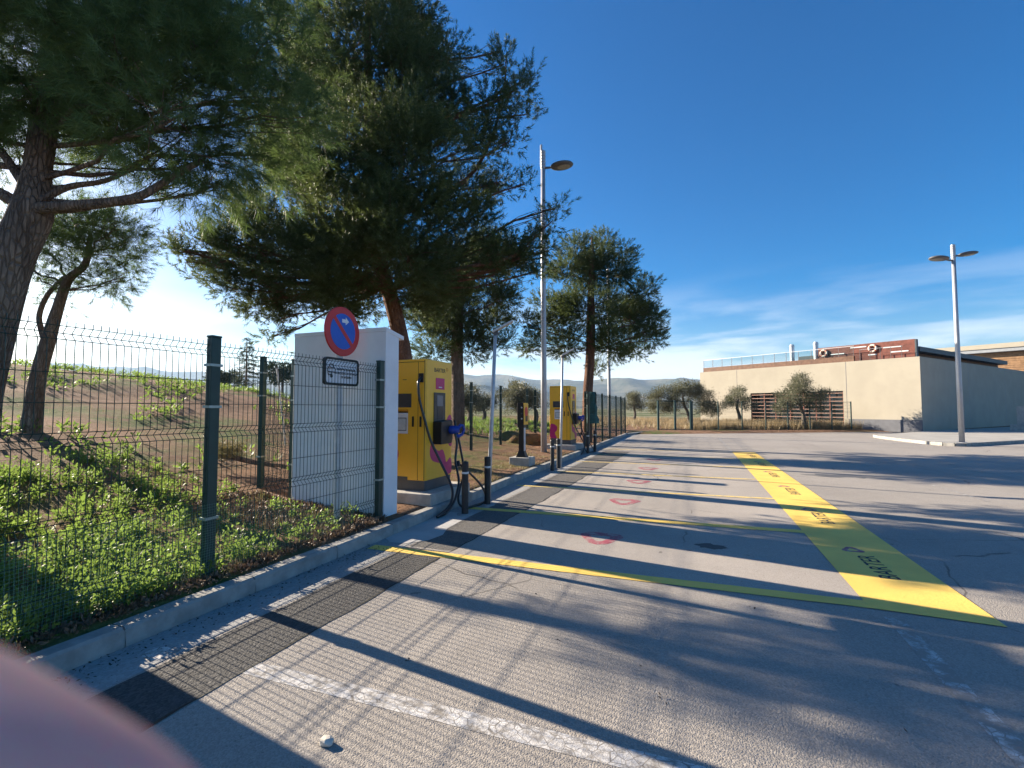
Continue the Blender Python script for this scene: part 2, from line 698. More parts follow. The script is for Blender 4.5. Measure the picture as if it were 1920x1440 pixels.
def ground_h(x, y):
    x = np.asarray(x, float)
    y = np.asarray(y, float)
    kf = np.interp(y, [0, 5, 11, 29], [-3.53, -3.55, -3.66, -3.84])
    u = np.maximum(0, kf - 0.19 - x)
    S = np.interp(y, [-40, 0, 8, 16, 22, 30, 40, 60], [2.5, 2.7, 2.8, 2.45, 1.45, .9, .45, .2])
    g = np.clip(u / 17.0, 0, 4) ** 1.55
    g = np.tanh(g * 1.05) / np.tanh(1.05 * 1.0)
    g = np.minimum(g, 1.12)
    dec = 1 - np.clip((u - 30) / 110, 0, 1) ** 1.0
    z = .125 + S * g * dec
    bumps = (np.sin(x * .9 + 1.3 * np.sin(y * .37)) * np.sin(y * .8 + .5) * .5 + np.sin(x * 2.1 + y * 1.3) * .25 + np.sin(x * .33 - y * .41) * .9)
    z = z + bumps * .07 * np.clip((u - 1.5) / 5, 0, 1) * np.clip(1 - (u - 60) / 60, 0, 1)
    z = z + np.sin(x * 5.1 + y * 2.7) * np.sin(y * 4.3 - x * 1.9) * .018 * np.clip(u / .6, 0, 1) * (u < 40)
    # car park side: the sheet passes under the asphalt
    t = y - (28.7 + (x + 3.85) * .62)
    lot = -.06 + np.clip(t * .12, 0, .16)
    return np.where(x > kf - .12, lot, np.where(u <= 0, .125, z))


def graded(a, b, step, lo, hi, grow=1.16):
    c = list(np.arange(a, b + 1e-6, step))
    s = step
    while c[-1] < hi:
        s *= grow
        c.append(c[-1] + s)
    s = step
    while c[0] > lo:
        s *= grow
        c.insert(0, c[0] - s)
    return np.array(c)


xs = graded(-34, 6, .4, -9000, 9000)
ys = graded(-8, 48, .5, -9000, 9000)
kc = -3.67
gx, gy = np.meshgrid(xs, ys)
# bend two grid columns onto the kerb so that the step hides under it
i0 = int(np.argmin(np.abs(xs + 3.8)))
kfv = np.interp(ys, [0, 5, 11, 29], [-3.53, -3.55, -3.66, -3.84])
gx[:, i0] = kfv - .125
gx[:, i0 + 1] = kfv - .05
gz = ground_h(gx, gy)
gz[:, i0] = np.where(ys < 29, .118, gz[:, i0])
nv = gx.size
nx, ny = len(xs), len(ys)
mb = MB()
mb.v = list(zip(gx.ravel().tolist(), gy.ravel().tolist(), gz.ravel().tolist()))
mb.f = [(j * nx + i, j * nx + i + 1, (j + 1) * nx + i + 1, (j + 1) * nx + i) for j in range(ny - 1) for i in range(nx - 1)]
mb.m = [0] * len(mb.f)
tag(mb.build('ground', M_GROUND, smooth=True), kind='structure')


def gz1(x, y):
    return float(ground_h(np.array([x]), np.array([y]))[0])


# hills on the horizon
ctrl = [(-2600, 700), (-1200, 692), (-600, 690), (-200, 693), (0, 691), (70, 688), (150, 682), (180, 690), (300, 697), (420, 704), (560, 702), (700, 704), (860, 704),
        (930, 706), (975, 710), (1010, 714), (1090, 716), (1130, 714), (1180, 712), (1240, 714), (1310, 713), (1400, 716), (1600, 722), (1900, 726), (2600, 730), (4200, 735)]
hp = np.array([math.atan((c[0] - 960) / 900.0) for c in ctrl])
he = np.array([(765 - c[1]) / 900.0 * math.cos(a) for c, a in zip(ctrl, hp)])
az = np.linspace(-1.3, 1.28, 420)
el = np.interp(az, hp, he)
rr = np.interp(az, [-1.3, -.75, -.45, -.1, .3, 1.28], [3600, 3600, 3400, 2700, 2500, 2700])
jag = np.zeros_like(az)
for k in range(1, 9):
    jag += np.sin(az * 23 * k * 1.37 + k * 2.1) * .0016 / k ** .7
el = np.maximum(el * 1.05 + jag * .22, .004)
rows = [0.42, .55, .66, .76, .84, .90, .95, 1.0, 1.06, 1.15, 1.4]
hts = [-.02, .05, .16, .34, .55, .76, .92, 1.0, .97, .7, -.05]
hv = []
for ri, (q, h) in enumerate(zip(rows, hts)):
    for a, e, r_, j in zip(az, el, rr, range(len(az))):
        d = r_ * q * (1 + .03 * math.sin(j * .35 + ri))
        top = r_ * e + CAM_H
        hh = top * h + (math.sin(j * .9 + ri * 2.3) * .015 + math.sin(j * .31 - ri) * .035) * top * (0 < h < .97)
        v = CF * math.cos(a) * d + CR * math.sin(a) * d
        hv.append((v[0], v[1], hh if h > 0 else -8))
mb = MB()
na = len(az)
mb.add(hv, [(r * na + i, r * na + i + 1, (r + 1) * na + i + 1, (r + 1) * na + i) for r in range(len(rows) - 1) for i in range(na - 1)])
tag(mb.build('hills', M_HILL, smooth=True), kind='structure')

# ------------------------------------------------------------------ car park surface
lot = [(kx(y) + .0, y) for y in (-9, 0, 5, 11, 20, 28.6)]
lot += [(-2.55, 33.3), (-.5, 34.3), (4.5, 36.6), (9.9, 38.75), (13.4, 37.6), (26, 54), (70, 54), (70, -9)]
tag(MB().sheet(lot[::-1], 0.0).build('car_park', M_ROAD), kind='structure')


M_BAY = asphalt('bay_surface', (.375, .335, .292), 150, .003, .2, True)
bayp = [(-2.60, 4.60), (1.24, 4.66), (1.12, 18.8), (-2.60, 18.6)]
tag(MB().sheet(bayp, .0009).build('bay_paving', M_BAY), kind='structure')


def wavy(y0, y1, fx, amp, step=.12, seed=0):
    r = random.Random(seed)
    out = []
    y = y0
    a = 0
    while y <= y1 + 1e-6:
        a = a * .7 + r.uniform(-amp, amp)
        out.append((fx(y) + a, y))
        y += step
    return out


gl = wavy(-8.5, 28.4, lambda y: kx(y) + .004, 0.0, .5)
gr = wavy(-8.5, 28.4, lambda y: -3.12 if y < 6 else -3.12 - (y - 6) * .012, .008, .12, 3)
tag(MB().sheet((gl + gr[::-1])[::-1], .0013).build('gutter', M_GUTTER), kind='structure')
for nm, ya, yb, mt in (('asphalt_patch', -8.5, 4.75, M_PATCH), ('asphalt_patch', 4.76, 17.6, M_PATCH2)):
    tl = wavy(ya, yb, lambda y: -3.10 if y < 6 else -3.10 - (y - 6) * .01, .010, .1, 5)
    tr_ = wavy(ya, yb, lambda y: -2.56 if y < 5 else -2.56 + (y - 5) * .018, .014, .1, 6)
    tag(MB().sheet((tl + tr_[::-1])[::-1], .0023).build(nm, mt), kind='structure')
# narrow open joint beside the trench patch
cl = wavy(-8.5, 17.6, lambda y: (-2.56 if y < 5 else -2.56 + (y - 5) * .018) - .004, .010, .1, 6)
cr_ = [(x + .016 + .008 * math.sin(i * .7), y) for i, (x, y) in enumerate(cl)]
tag(MB().sheet((cl + cr_[::-1])[::-1], .0032).build('trench_joint', M_SEAM), kind='structure')
# smooth cement apron in front of the white enclosure
ap = [(kx(4.9) + .003, 4.92), (-3.4, 4.80), (-3.2, 4.82), (-3.02, 5.02), (-2.98, 5.3), (-3.08, 5.6), (-3.14, 6.5), (kx(6.5) + .003, 6.5)]
tag(MB().sheet(ap, .0041).build('cement_apron', pm('smooth_cement', (.44, .43, .41), .85, .08, 3, .15, 50, .003, local=False)), kind='structure')

# kerb with single stones
kb = MB()
for y in np.arange(-8, 28, 1.0):
    a, b = kx(y), kx(y + 1)
    kb.add([(a - .012, y, -.03), (a - .13, y, -.03), (b - .13, y + 1, -.03), (b - .012, y + 1, -.03),
            (a - .012, y, .105), (a - .13, y, .105), (b - .13, y + 1, .105), (b - .012, y + 1, .105)],
           [(4, 7, 6, 5), (0, 3, 7, 4), (1, 5, 6, 2)])
kerb = tag(kb.build('kerb', M_KERB), kind='structure')
stone = MB()
stone.add([(0, 0, -.02), (-.145, 0, -.02), (-.145, .988, -.02), (0, .988, -.02), (-.012, 0, .112), (-.03, 0, .13), (-.145, 0, .13), (-.145, .988, .13), (-.03, .988, .13), (-.012, .988, .112)],
          [(0, 3, 9, 4), (4, 9, 8, 5), (5, 8, 7, 6), (0, 4, 5, 6, 1), (3, 2, 7, 8, 9), (1, 6, 7, 2)])
st0 = stone.build('kerb_stone', M_KERB, kerb)
ky = np.arange(-7.9, 28.0, 1.0)
for i, y in enumerate(ky):
    s = st0 if i == 0 else st0.copy()
    if i:
        COL.objects.link(s)
        s.parent = kerb
    s.location = (kx(y) + random.uniform(-.004, .004), y, random.uniform(-.004, .003))
    s.rotation_euler = (random.uniform(-.003, .003), 0, math.atan2(kx(y) - kx(y + 1), 1.0) + random.uniform(-.003, .003))
# far kerb below the end fence
fk = MB()
fpts = [(-3.84, 28.4), (-2.55, 33.35), (-.5, 34.35), (4.5, 36.65), (9.9, 38.8)]
for (a, b) in zip(fpts, fpts[1:]):
    L = math.hypot(b[0] - a[0], b[1] - a[1])
    Mx = frame((a[0], a[1], 0), (b[0] - a[0], b[1] - a[1], 0), (-(b[1] - a[1]), b[0] - a[0], 0))
    fk.box(0, L - .01, 0, .16, -.02, .10, Mx)
tag(fk.build('end_kerb', M_KERB, bevel=.015), kind='structure')

# raised pavement corner beside the building
isl = [(8.75, 31.2), (8.70, 30.2), (8.85, 28.2), (9.20, 26.0), (9.45, 25.2), (9.75, 25.0), (10.1, 25.1), (31, 46.2), (26.5, 53.5), (13.3, 37.55)]
pv = tag(MB().prism(isl[::-1], -.02, .125).build('pavement', pm('pavement_concrete', (.36, .34, .30), .9, .12, .8, .2, 30, .004, local=False)), kind='structure')
# its kerb edge stones
edge = isl[:7]
for i in range(len(edge) - 1):
    a, b = Vector((*edge[i], 0)), Vector((*edge[i + 1], 0))
    L = (b - a).length
    n = max(1, round(L / 1.0))
    for k in range(n):
        p = a.lerp(b, k / n)
        Mx = frame(p, b - a, Vector((-(b - a).y, (b - a).x, 0)))
        MB().box(.006, L / n - .006, -.05, .10, -.02, .135, Mx).build('kerb_stone', M_KERB, pv)
a, b = Vector((10.1, 25.1, 0)), Vector((31, 46.2, 0))
for k in range(16):
    p = a + (b - a).normalized() * k
    Mx = frame(p, b - a, Vector((-(b - a).y, (b - a).x, 0)))
    MB().box(.006, .994, -.05, .10, -.02, .135, Mx).build('kerb_stone', M_KERB, pv)


# ------------------------------------------------------------------ road markings
def strip(name, p0, p1, w, mat, label, cat='road marking', group=None, z=.0016, z_s=0):
    a, b = Vector((*p0, 0)), Vector((*p1, 0))
    d = (b - a).normalized()
    nrm = Vector((-d.y, d.x, 0)) * w / 2
    L = (b - a).length
    n = max(2, int(L / .12))
    r = random.Random(hash(label) & 255)
    left = [a.lerp(b, i / n) + nrm * (1 + r.uniform(-.05, .05)) for i in range(n + 1)]
    right = [a.lerp(b, i / n) - nrm * (1 + r.uniform(-.05, .05)) for i in range(n + 1)]
    poly = [(p.x, p.y) for p in right] + [(p.x, p.y) for p in left[::-1]]
    return tag(MB().sheet(poly, z).build(name, mat), label, cat, group)


bay_y = [(4.56, 4.68), (6.86, 7.10), (9.20, 9.46), (11.60, 11.86), (13.95, 14.15), (16.3, 16.45), (18.55, 18.75)]
ordn = ['nearest yellow bay line reaching from kerb to the wide yellow band', 'second nearest thin yellow bay line, beside the two front bollards', 'third thin yellow bay line counted from the camera', 'fourth thin yellow bay line, by the middle pair of bollards', 'fifth thin yellow bay line counted from the camera', 'sixth thin yellow bay line, by the farther yellow charger', 'farthest thin yellow bay line at the end of the yellow band']
for (ya, yb), lb in zip(bay_y, ordn):
    strip('bay_line', (-3.48, ya), (1.22, yb), .16 if ya < 7 else .11, M_YEL if ya < 9 else M_YEL_WORN, lb, group='yellow bay lines', z=.0050)
band = MB().sheet([(1.22, 4.60), (2.03, 4.56), (2.0, 7.4), (1.82, 18.95), (1.08, 18.9), (1.20, 7.3)], .0060).build('painted_band', M_YEL)
tag(band, 'wide yellow painted band with black lettering along the bay ends', 'road marking')


def logo_pts(s, k, n=40):
    """rounded three-lobed ring outline"""
    out = []
    for i in range(n):
        a = 2 * math.pi * i / n
        r = s * (1 + .20 * math.cos(3 * a) + .05 * math.cos(2 * a + .6)) * k
        out.append((r * math.cos(a), r * math.sin(a)))
    return out


for i, y in enumerate([5.88, 8.15, 10.5, 12.85, 15.2, 17.5]):
    Mx = frame((1.62, y - .08, .0072), (0, 1, 0), (-1, 0, 0))
    text_obj('lettering', 'BARTER', .235, Mx, M_LETTER, band, .002, sx=.92)
    Mx = frame((1.55, y + .50, .0066), (0, 1, 0), (-1, 0, 0))
    MB().ring(logo_pts(.10, 1.0, 24), logo_pts(.10, .45, 24), 0, .0008, Mx).build('emblem', M_LOGO, band)
lg = ['nearest pink ring emblem painted on a parking bay', 'second pink ring emblem painted on a parking bay', 'third pink ring emblem painted on a parking bay, farther off', 'fourth pink ring emblem painted on a bay, half in tree shade', 'fifth small pink ring emblem painted on a far bay']
for i, (x, y) in enumerate([(-1.16, 5.83), (-1.22, 8.22), (-1.25, 10.55), (-1.28, 12.9), (-1.3, 15.2)]):
    Mx = frame((x, y, .0012), (0, 1, 0), (-1, 0, 0))
    # outline: two soft lobes joined by a point, hollow inside
    outer = [(.30, .06), (.27, .19), (.15, .25), (.03, .20), (-.10, .13), (-.20, .07), (-.25, -.03), (-.20, -.14), (-.09, -.20), (.02, -.22), (.10, -.27), (.19, -.28), (.27, -.22), (.30, -.12), (.29, -.03)]
    inner = [(.15, .05), (.14, .10), (.10, .13), (.04, .09), (-.02, .05), (-.07, .03), (-.11, -.01), (-.09, -.06), (-.03, -.09), (.04, -.11), (.08, -.13), (.11, -.13), (.14, -.11), (.15, -.06), (.15, 0)]
    tag(MB().ring(outer, inner, 0, .0010, Mx).build('bay_emblem', M_LOGO), lg[i], 'road marking', 'pink bay emblems')
strip('white_line', (-2.55, 2.21), (1.28, 2.31), .13, M_WHITE, 'cracked white bay line across the foreground asphalt')
strip('white_line', (1.34, -6), (1.33, 4.46), .12, M_WHITE_THIN, 'worn white line running from the yellow band towards the camera', z=.0024)
strip('white_line', (1.09, 19.0), (.95, 27.0), .09, M_WHITE_THIN, 'thin white line continuing beyond the far end of the yellow band')
strip('white_line', (4.43, 12.3), (4.50, 10.5), .09, M_WHITE_THIN, 'short faded white dash alone on the right asphalt')
strip('white_line', (8.4, 19.7), (11.6, 23.2), .12, M_WHITE_THIN, 'faded white line near the kerb of the right pavement corner')
strip('white_line', (8.4, 19.6), (12.6, 19.5), .12, M_WHITE_THIN, 'faded white cross line right of the parking aisle', z=.0024)
# remains of an old white bay line on the gutter strip
sp = [(-3.33, 2.06), (-3.20, 2.03), (-3.13, 2.12), (-3.16, 2.20), (-3.26, 2.21), (-3.36, 2.16)]
tag(MB().sheet(sp, .0024).build('paint_remnant', M_WHITE), 'leftover patch of white paint on the gutter strip', 'road marking')
# oil stain in the first bay
r = random.Random(4)
op = [(.12 + .17 * math.cos(a) * (1 + r.uniform(-.3, .3)), 5.98 + .10 * math.sin(a) * (1 + r.uniform(-.35, .35))) for a in np.linspace(0, 2 * math.pi, 26)[:-1]]
tag(MB().sheet(op, .0019).build('oil_stain', pm('oil_stain', (.03, .03, .032), .6, .3, 20, .2, 40, .004, local=False)), 'dark oil stain in the first parking bay', 'stain')
ds = [(3.05 + .7 * math.cos(a) * (1 + r.uniform(-.3, .3)), 13.2 + .28 * math.sin(a) * (1 + r.uniform(-.4, .4))) for a in np.linspace(0, 2 * math.pi, 26)[:-1]]
tag(MB().sheet(ds, .0012).build('oil_stain', pm('damp_stain', (.10, .10, .10), .7, .3, 20, .2, 40, .004, local=False)), 'dark stain on the aisle right of the yellow band', 'stain')


def wchild(mb_, name, mat, parent, **kw):
    """part given in world coordinates under an unrotated parent"""
    top = parent
    off = Vector((0, 0, 0))
    while top is not None:
        off += top.location
        top = top.parent
    mb_.v = [(x - off.x, y - off.y, z - off.z) for x, y, z in mb_.v]
    return mb_.build(name, mat, parent, **kw)


# ------------------------------------------------------------------ fences
FOLDS = (.22, .68, 1.24, 1.95)


def panel_mesh(p0, p1, H=2.03, pitch=.05, wire=.0026, folds=FOLDS, flip=1):
    a, b = Vector(p0), Vector(p1)
    d = b - a
    L = math.hypot(d.x, d.y)
    ex = Vector((d.x / L, d.y / L, 0))
    nr = Vector((-ex.y, ex.x, 0)) * flip
    slope = d.z / L
    prof = [(.03, 0)]
    for f in folds:
        prof += [(f - .045, 0), (f, .042), (min(f + .045, H - .03), 0)]
    prof.append((H, 0))
    hz = []
    for f in folds:
        hz += [f - .045, f, min(f + .045, H - .03)]
    prev = .03
    for f in list(folds) + [H + .1]:
        z = prev + .2
        while z < f - .12:
            hz.append(z)
            z += .2
        prev = f + .045
    m = MB()
    n = int(L / pitch)

    def pt(s, z):
        off = 0
        for f in folds:
            if abs(z - f) < .046:
                off = .042 * (1 - abs(z - f) / .045) if z != f else .042
        return a + ex * s + nr * max(0, off) + Vector((0, 0, z + slope * s))
    for i in range(n + 1):
        s = (L - n * pitch) / 2 + i * pitch
        m.tube([a + ex * s + nr * o + Vector((0, 0, z + slope * s)) for z, o in prof], wire, 3, False)
    for z in hz:
        m.tube([pt(0.0, z), pt(L, z)], wire * 1.1, 3, False)
    return m


def post_mb(p, H=2.05, w=.045, t=.032, ang=0.0, cap=True):
    m = MB()
    Mx = Matrix.Translation(Vector(p)) @ Matrix.Rotation(ang, 4, 'Z')
    m.box(-w, w, -t, t, -.25, H, Mx)
    if cap:
        m.box(-w - .004, w + .004, -t - .004, t + .004, H, H + .02, Mx)
    return m


def fence(name, pts, label, H=2.03, pw=.045, panels=None, flip=1, clamps=True, pitch=.05, wire=.0026):
    root = empty(name, pts[0])
    tag(root, label, 'fence')
    for i, p in enumerate(pts):
        q = pts[min(i + 1, len(pts) - 1)]
        o = pts[max(i - 1, 0)]
        ang = math.atan2(q[1] - o[1], q[0] - o[0])
        po = wchild(post_mb(p, H + .03, pw, pw * .75, ang), 'post', M_GREEN, root, bevel=.006)
        if clamps:
            for cz in (.5, 1.45 if H < 2.1 else 1.6, H - .22):
                c = MB()
                Mx = Matrix.Translation(Vector(p)) @ Matrix.Rotation(ang, 4, 'Z')
                c.box(-pw - .014, pw + .014, -pw * .75 - .006, pw * .75 + .008, cz, cz + .022, Mx)
                wchild(c, 'clamp', M_CLAMP, po)
    for i, (a, b) in enumerate(zip(pts, pts[1:])):
        if panels is not None and not panels[i]:
            continue
        wchild(panel_mesh(a, b, H, pitch, wire, flip=flip), 'mesh_panel', M_WIRE, root)
    return root


fx = -3.93
near_pts = [(fx + .02, -4.4, .12), (fx + .02, -1.96, .12), (fx + .01, .49, .12), (fx, 2.94, .12), (fx - .01, 5.30, .12)]
f1 = fence('mesh_fence', near_pts, 'green wire mesh fence along the kerb in the left foreground', flip=1, wire=.0032)
# fine plastic netting tied along the bottom
nb = MB()
ny0, ny1, nh = -1.9, 4.75, .62
x_n = fx + .035
yv = ny0
while yv < ny1:
    wob = .006 * math.sin(yv * 9)
    hh = nh * (1 if yv < 3.2 else max(.35, 1 - (yv - 3.2) * .42))
    nb.tube([(x_n + wob, yv, .14), (x_n + .012 + wob, yv + .004, .14 + hh * .5), (x_n + .004 - wob, yv, .14 + hh)], .0009, 3, False)
    yv += .022
for k in range(29):
    z = .14 + k * .022
    ye = ny1 if z < .36 else min(ny1, 3.2 + (1 - (z - .14) / nh) / .42)
    pts = []
    y = ny0
    while y <= ye:
        pts.append((x_n + .006 + .006 * math.sin(y * 9), y, z + .008 * math.sin(y * 2.1 + k * .2)))
        y += .35
    if len(pts) > 1:
        nb.tube(pts, .0009, 3, False)
nt_o = wchild(nb, 'netting', M_NET, f1)

rz = lambda x, y: (x, y, gz1(x, y) - .02)
rear = [rz(-5.62, 5.50), rz(-6.40, 5.62), rz(-6.42, 8.1), rz(-6.43, 10.6), rz(-6.44, 13.15), rz(-6.45, 15.5), rz(-6.3, 17.85), rz(-6.1, 18.25), rz(-4.02, 18.05)]
rear[-1] = (-4.02, 18.05, .12)
fence('mesh_fence', rear, 'green wire mesh fence behind the chargers, around the bare soil', flip=-1)
far_front = [(-4.0, 18.45, .12)] + [(kx(y) - .16, y, .12) for y in (19.4, 20.9, 22.9, 24.9, 26.7, 28.4)]
fence('mesh_fence', far_front, 'green wire mesh fence beyond the farther charger, running to the gate', flip=1, clamps=False)
end_pts = [(-.42, 34.5, .05)] + [(x, 34.5 + (x + .42) * .435, .06) for x in (1.2, 2.7, 4.2, 5.6, 7.0, 8.4, 9.65)]
fence('mesh_fence', end_pts, 'green wire mesh fence in front of the cream building', H=1.9, pw=.035, clamps=False)

# gate frame at the end of the car park
g0, g1, g2 = Vector((-2.55, 33.55, .03)), Vector((-1.5, 34.0, .03)), Vector((-.52, 34.44, .03))
gate = tag(empty('gate', g0), 'green framed mesh gate at the far end of the car park', 'gate')
for p in (g0, g1, g2):
    wchild(post_mb(p, 2.03, .06, .05, .41), 'post', M_GREEN, gate)
for z in (.12, 2.0):
    wchild(MB().tube([g0 + Vector((0, 0, z)), g2 + Vector((0, 0, z))], .03, 6), 'rail', M_GREEN, gate)
for a, b in ((g0, g1), (g1, g2)):
    wchild(panel_mesh(a, b, 1.9, .05, .0022, ()), 'mesh_panel', M_WIRE, gate)

# ------------------------------------------------------------------ white meter enclosure
wx, wy = -3.90, 5.36
box_o = tag(empty('meter_enclosure', (wx, wy, .0)), 'tall white rendered enclosure wall beside the nearer yellow charger', 'enclosure')
MB().box(-1.60, 0, 0, .30, .05, 2.60).build('wall', M_RENDER, box_o, bevel=.006)
rf = MB()
rf.add([(-1.605, -.003, 2.602), (.005, -.003, 2.602), (.015, .40, 2.53), (-1.615, .40, 2.53), (-1.605, -.003, 2.66), (.005, -.003, 2.66), (.015, .40, 2.585), (-1.615, .40, 2.585)],
       [(0, 3, 2, 1), (4, 5, 6, 7), (0, 1, 5, 4), (1, 2, 6, 5), (2, 3, 7, 6), (3, 0, 4, 7)])
rf.build('roof_slab', M_RENDER, box_o, bevel=.006)
for k in range(2):
    MB().box(-1.5 + k * .76, -.8 + k * .76, .301, .312, .5, 2.2).build('door', M_GREY, box_o)

# ------------------------------------------------------------------ no parking sign
sx_, sy_ = -4.20, 4.82
sign = tag(empty('no_parking_sign', (sx_, sy_, .15)), 'round blue and red no parking sign with plate below, behind the fence', 'sign')
MB().box(-.02, .02, -.04, .04, -.2, 2.66).build('post', M_ALU, sign, bevel=.004)


def disc(r0, n=48):
    return [(r0 * math.cos(2 * math.pi * i / n), r0 * math.sin(2 * math.pi * i / n)) for i in range(n)]


zc = 2.38
FM = frame((.035, 0, zc), (0, 1, 0), (0, 0, 1))     # sign plane: x along road, y up, z to the road
plate = MB().prism(disc(.31), -.012, 0.012, FM).build('disc', M_RED, sign, bevel=.004)
MB().prism(disc(.225), .0125, .0145, FM).build('blue_field', M_SBLUE, plate)
FR = FM @ Matrix.Rotation(math.radians(-45), 4, 'Z')
MB().box(-.232, .232, -.027, .027, .015, .0165, FR).build('red_bar', M_RED, plate)
ar = [(-.065, -.022), (.0, -.022), (.0, -.05), (.06, 0), (.0, .05), (.0, .022), (-.065, .022)]
MB().prism(ar, .015, .0165, FM @ Matrix.Translation((.04, .135, 0))).build('arrow', M_WHITEP, plate)
FP = frame((.035, 0, 1.87), (0, 1, 0), (0, 0, 1))


def rrect(w, h, r_, n=5):
    out = []
    for cx, cy, a0 in ((w - r_, h - r_, 0), (-w + r_, h - r_, 90), (-w + r_, -h + r_, 180), (w - r_, -h + r_, 270)):
        for k in range(n + 1):
            a = math.radians(a0 + 90 * k / n)
            out.append((cx + r_ * math.cos(a), cy + r_ * math.sin(a)))
    return out


sub = MB().prism(rrect(.305, .165, .05), -.02, .004, FP).build('plate', M_WHITEP, sign)
MB().ring(rrect(.31, .17, .055), rrect(.282, .142, .035), -.022, .012, FP).build('rim', M_BLACK, sub)
for s, dy in (('EXCEPTO VEHICULOS', .03), ('EN PROCESO DE RECARGA', -.018), ('DE BATERIAS', -.066)):
    text_obj('lettering', s, .036, FP @ Matrix.Translation((.075, dy, .0065)), M_TEXT, sub, .0012, sx=.95)
cp = MB()
cp.tube([FP @ Vector((x, y, .006)) for x, y in ((-.25, -.01), (-.255, .03), (-.235, .045), (-.215, .085), (-.16, .085), (-.14, .045), (-.12, .03), (-.125, -.01), (-.25, -.01))], .006, 4)
cp.tube([FP @ Vector((x, y, .006)) for x, y in ((-.235, .045), (-.14, .045))], .005, 4)
cp.tube([FP @ Vector((x, y, .006)) for x, y in ((-.19, -.01), (-.19, -.04), (-.235, -.05), (-.25, -.02))], .005, 4)
cp.prism([(x * .022 - .185, y * .022 - .06) for x, y in disc(1, 10)], .004, .008, FP)
cp.build('car_pictogram', M_TEXT, sub)


# ------------------------------------------------------------------ chargers
def blob(pts, n=5):
    """closed smooth outline through the points"""
    m = len(pts)
    out = []
    for i in range(m):
        p0, p1, p2, p3 = [Vector(pts[(i + k - 1) % m]) for k in range(4)]
        for k in range(n):
            t = k / n
            out.append(tuple(.5 * ((2 * p1) + (p2 - p0) * t + (2 * p0 - 5 * p1 + 4 * p2 - p3) * t * t + (3 * p1 - p0 - 3 * p2 + p3) * t ** 3)))
    return out


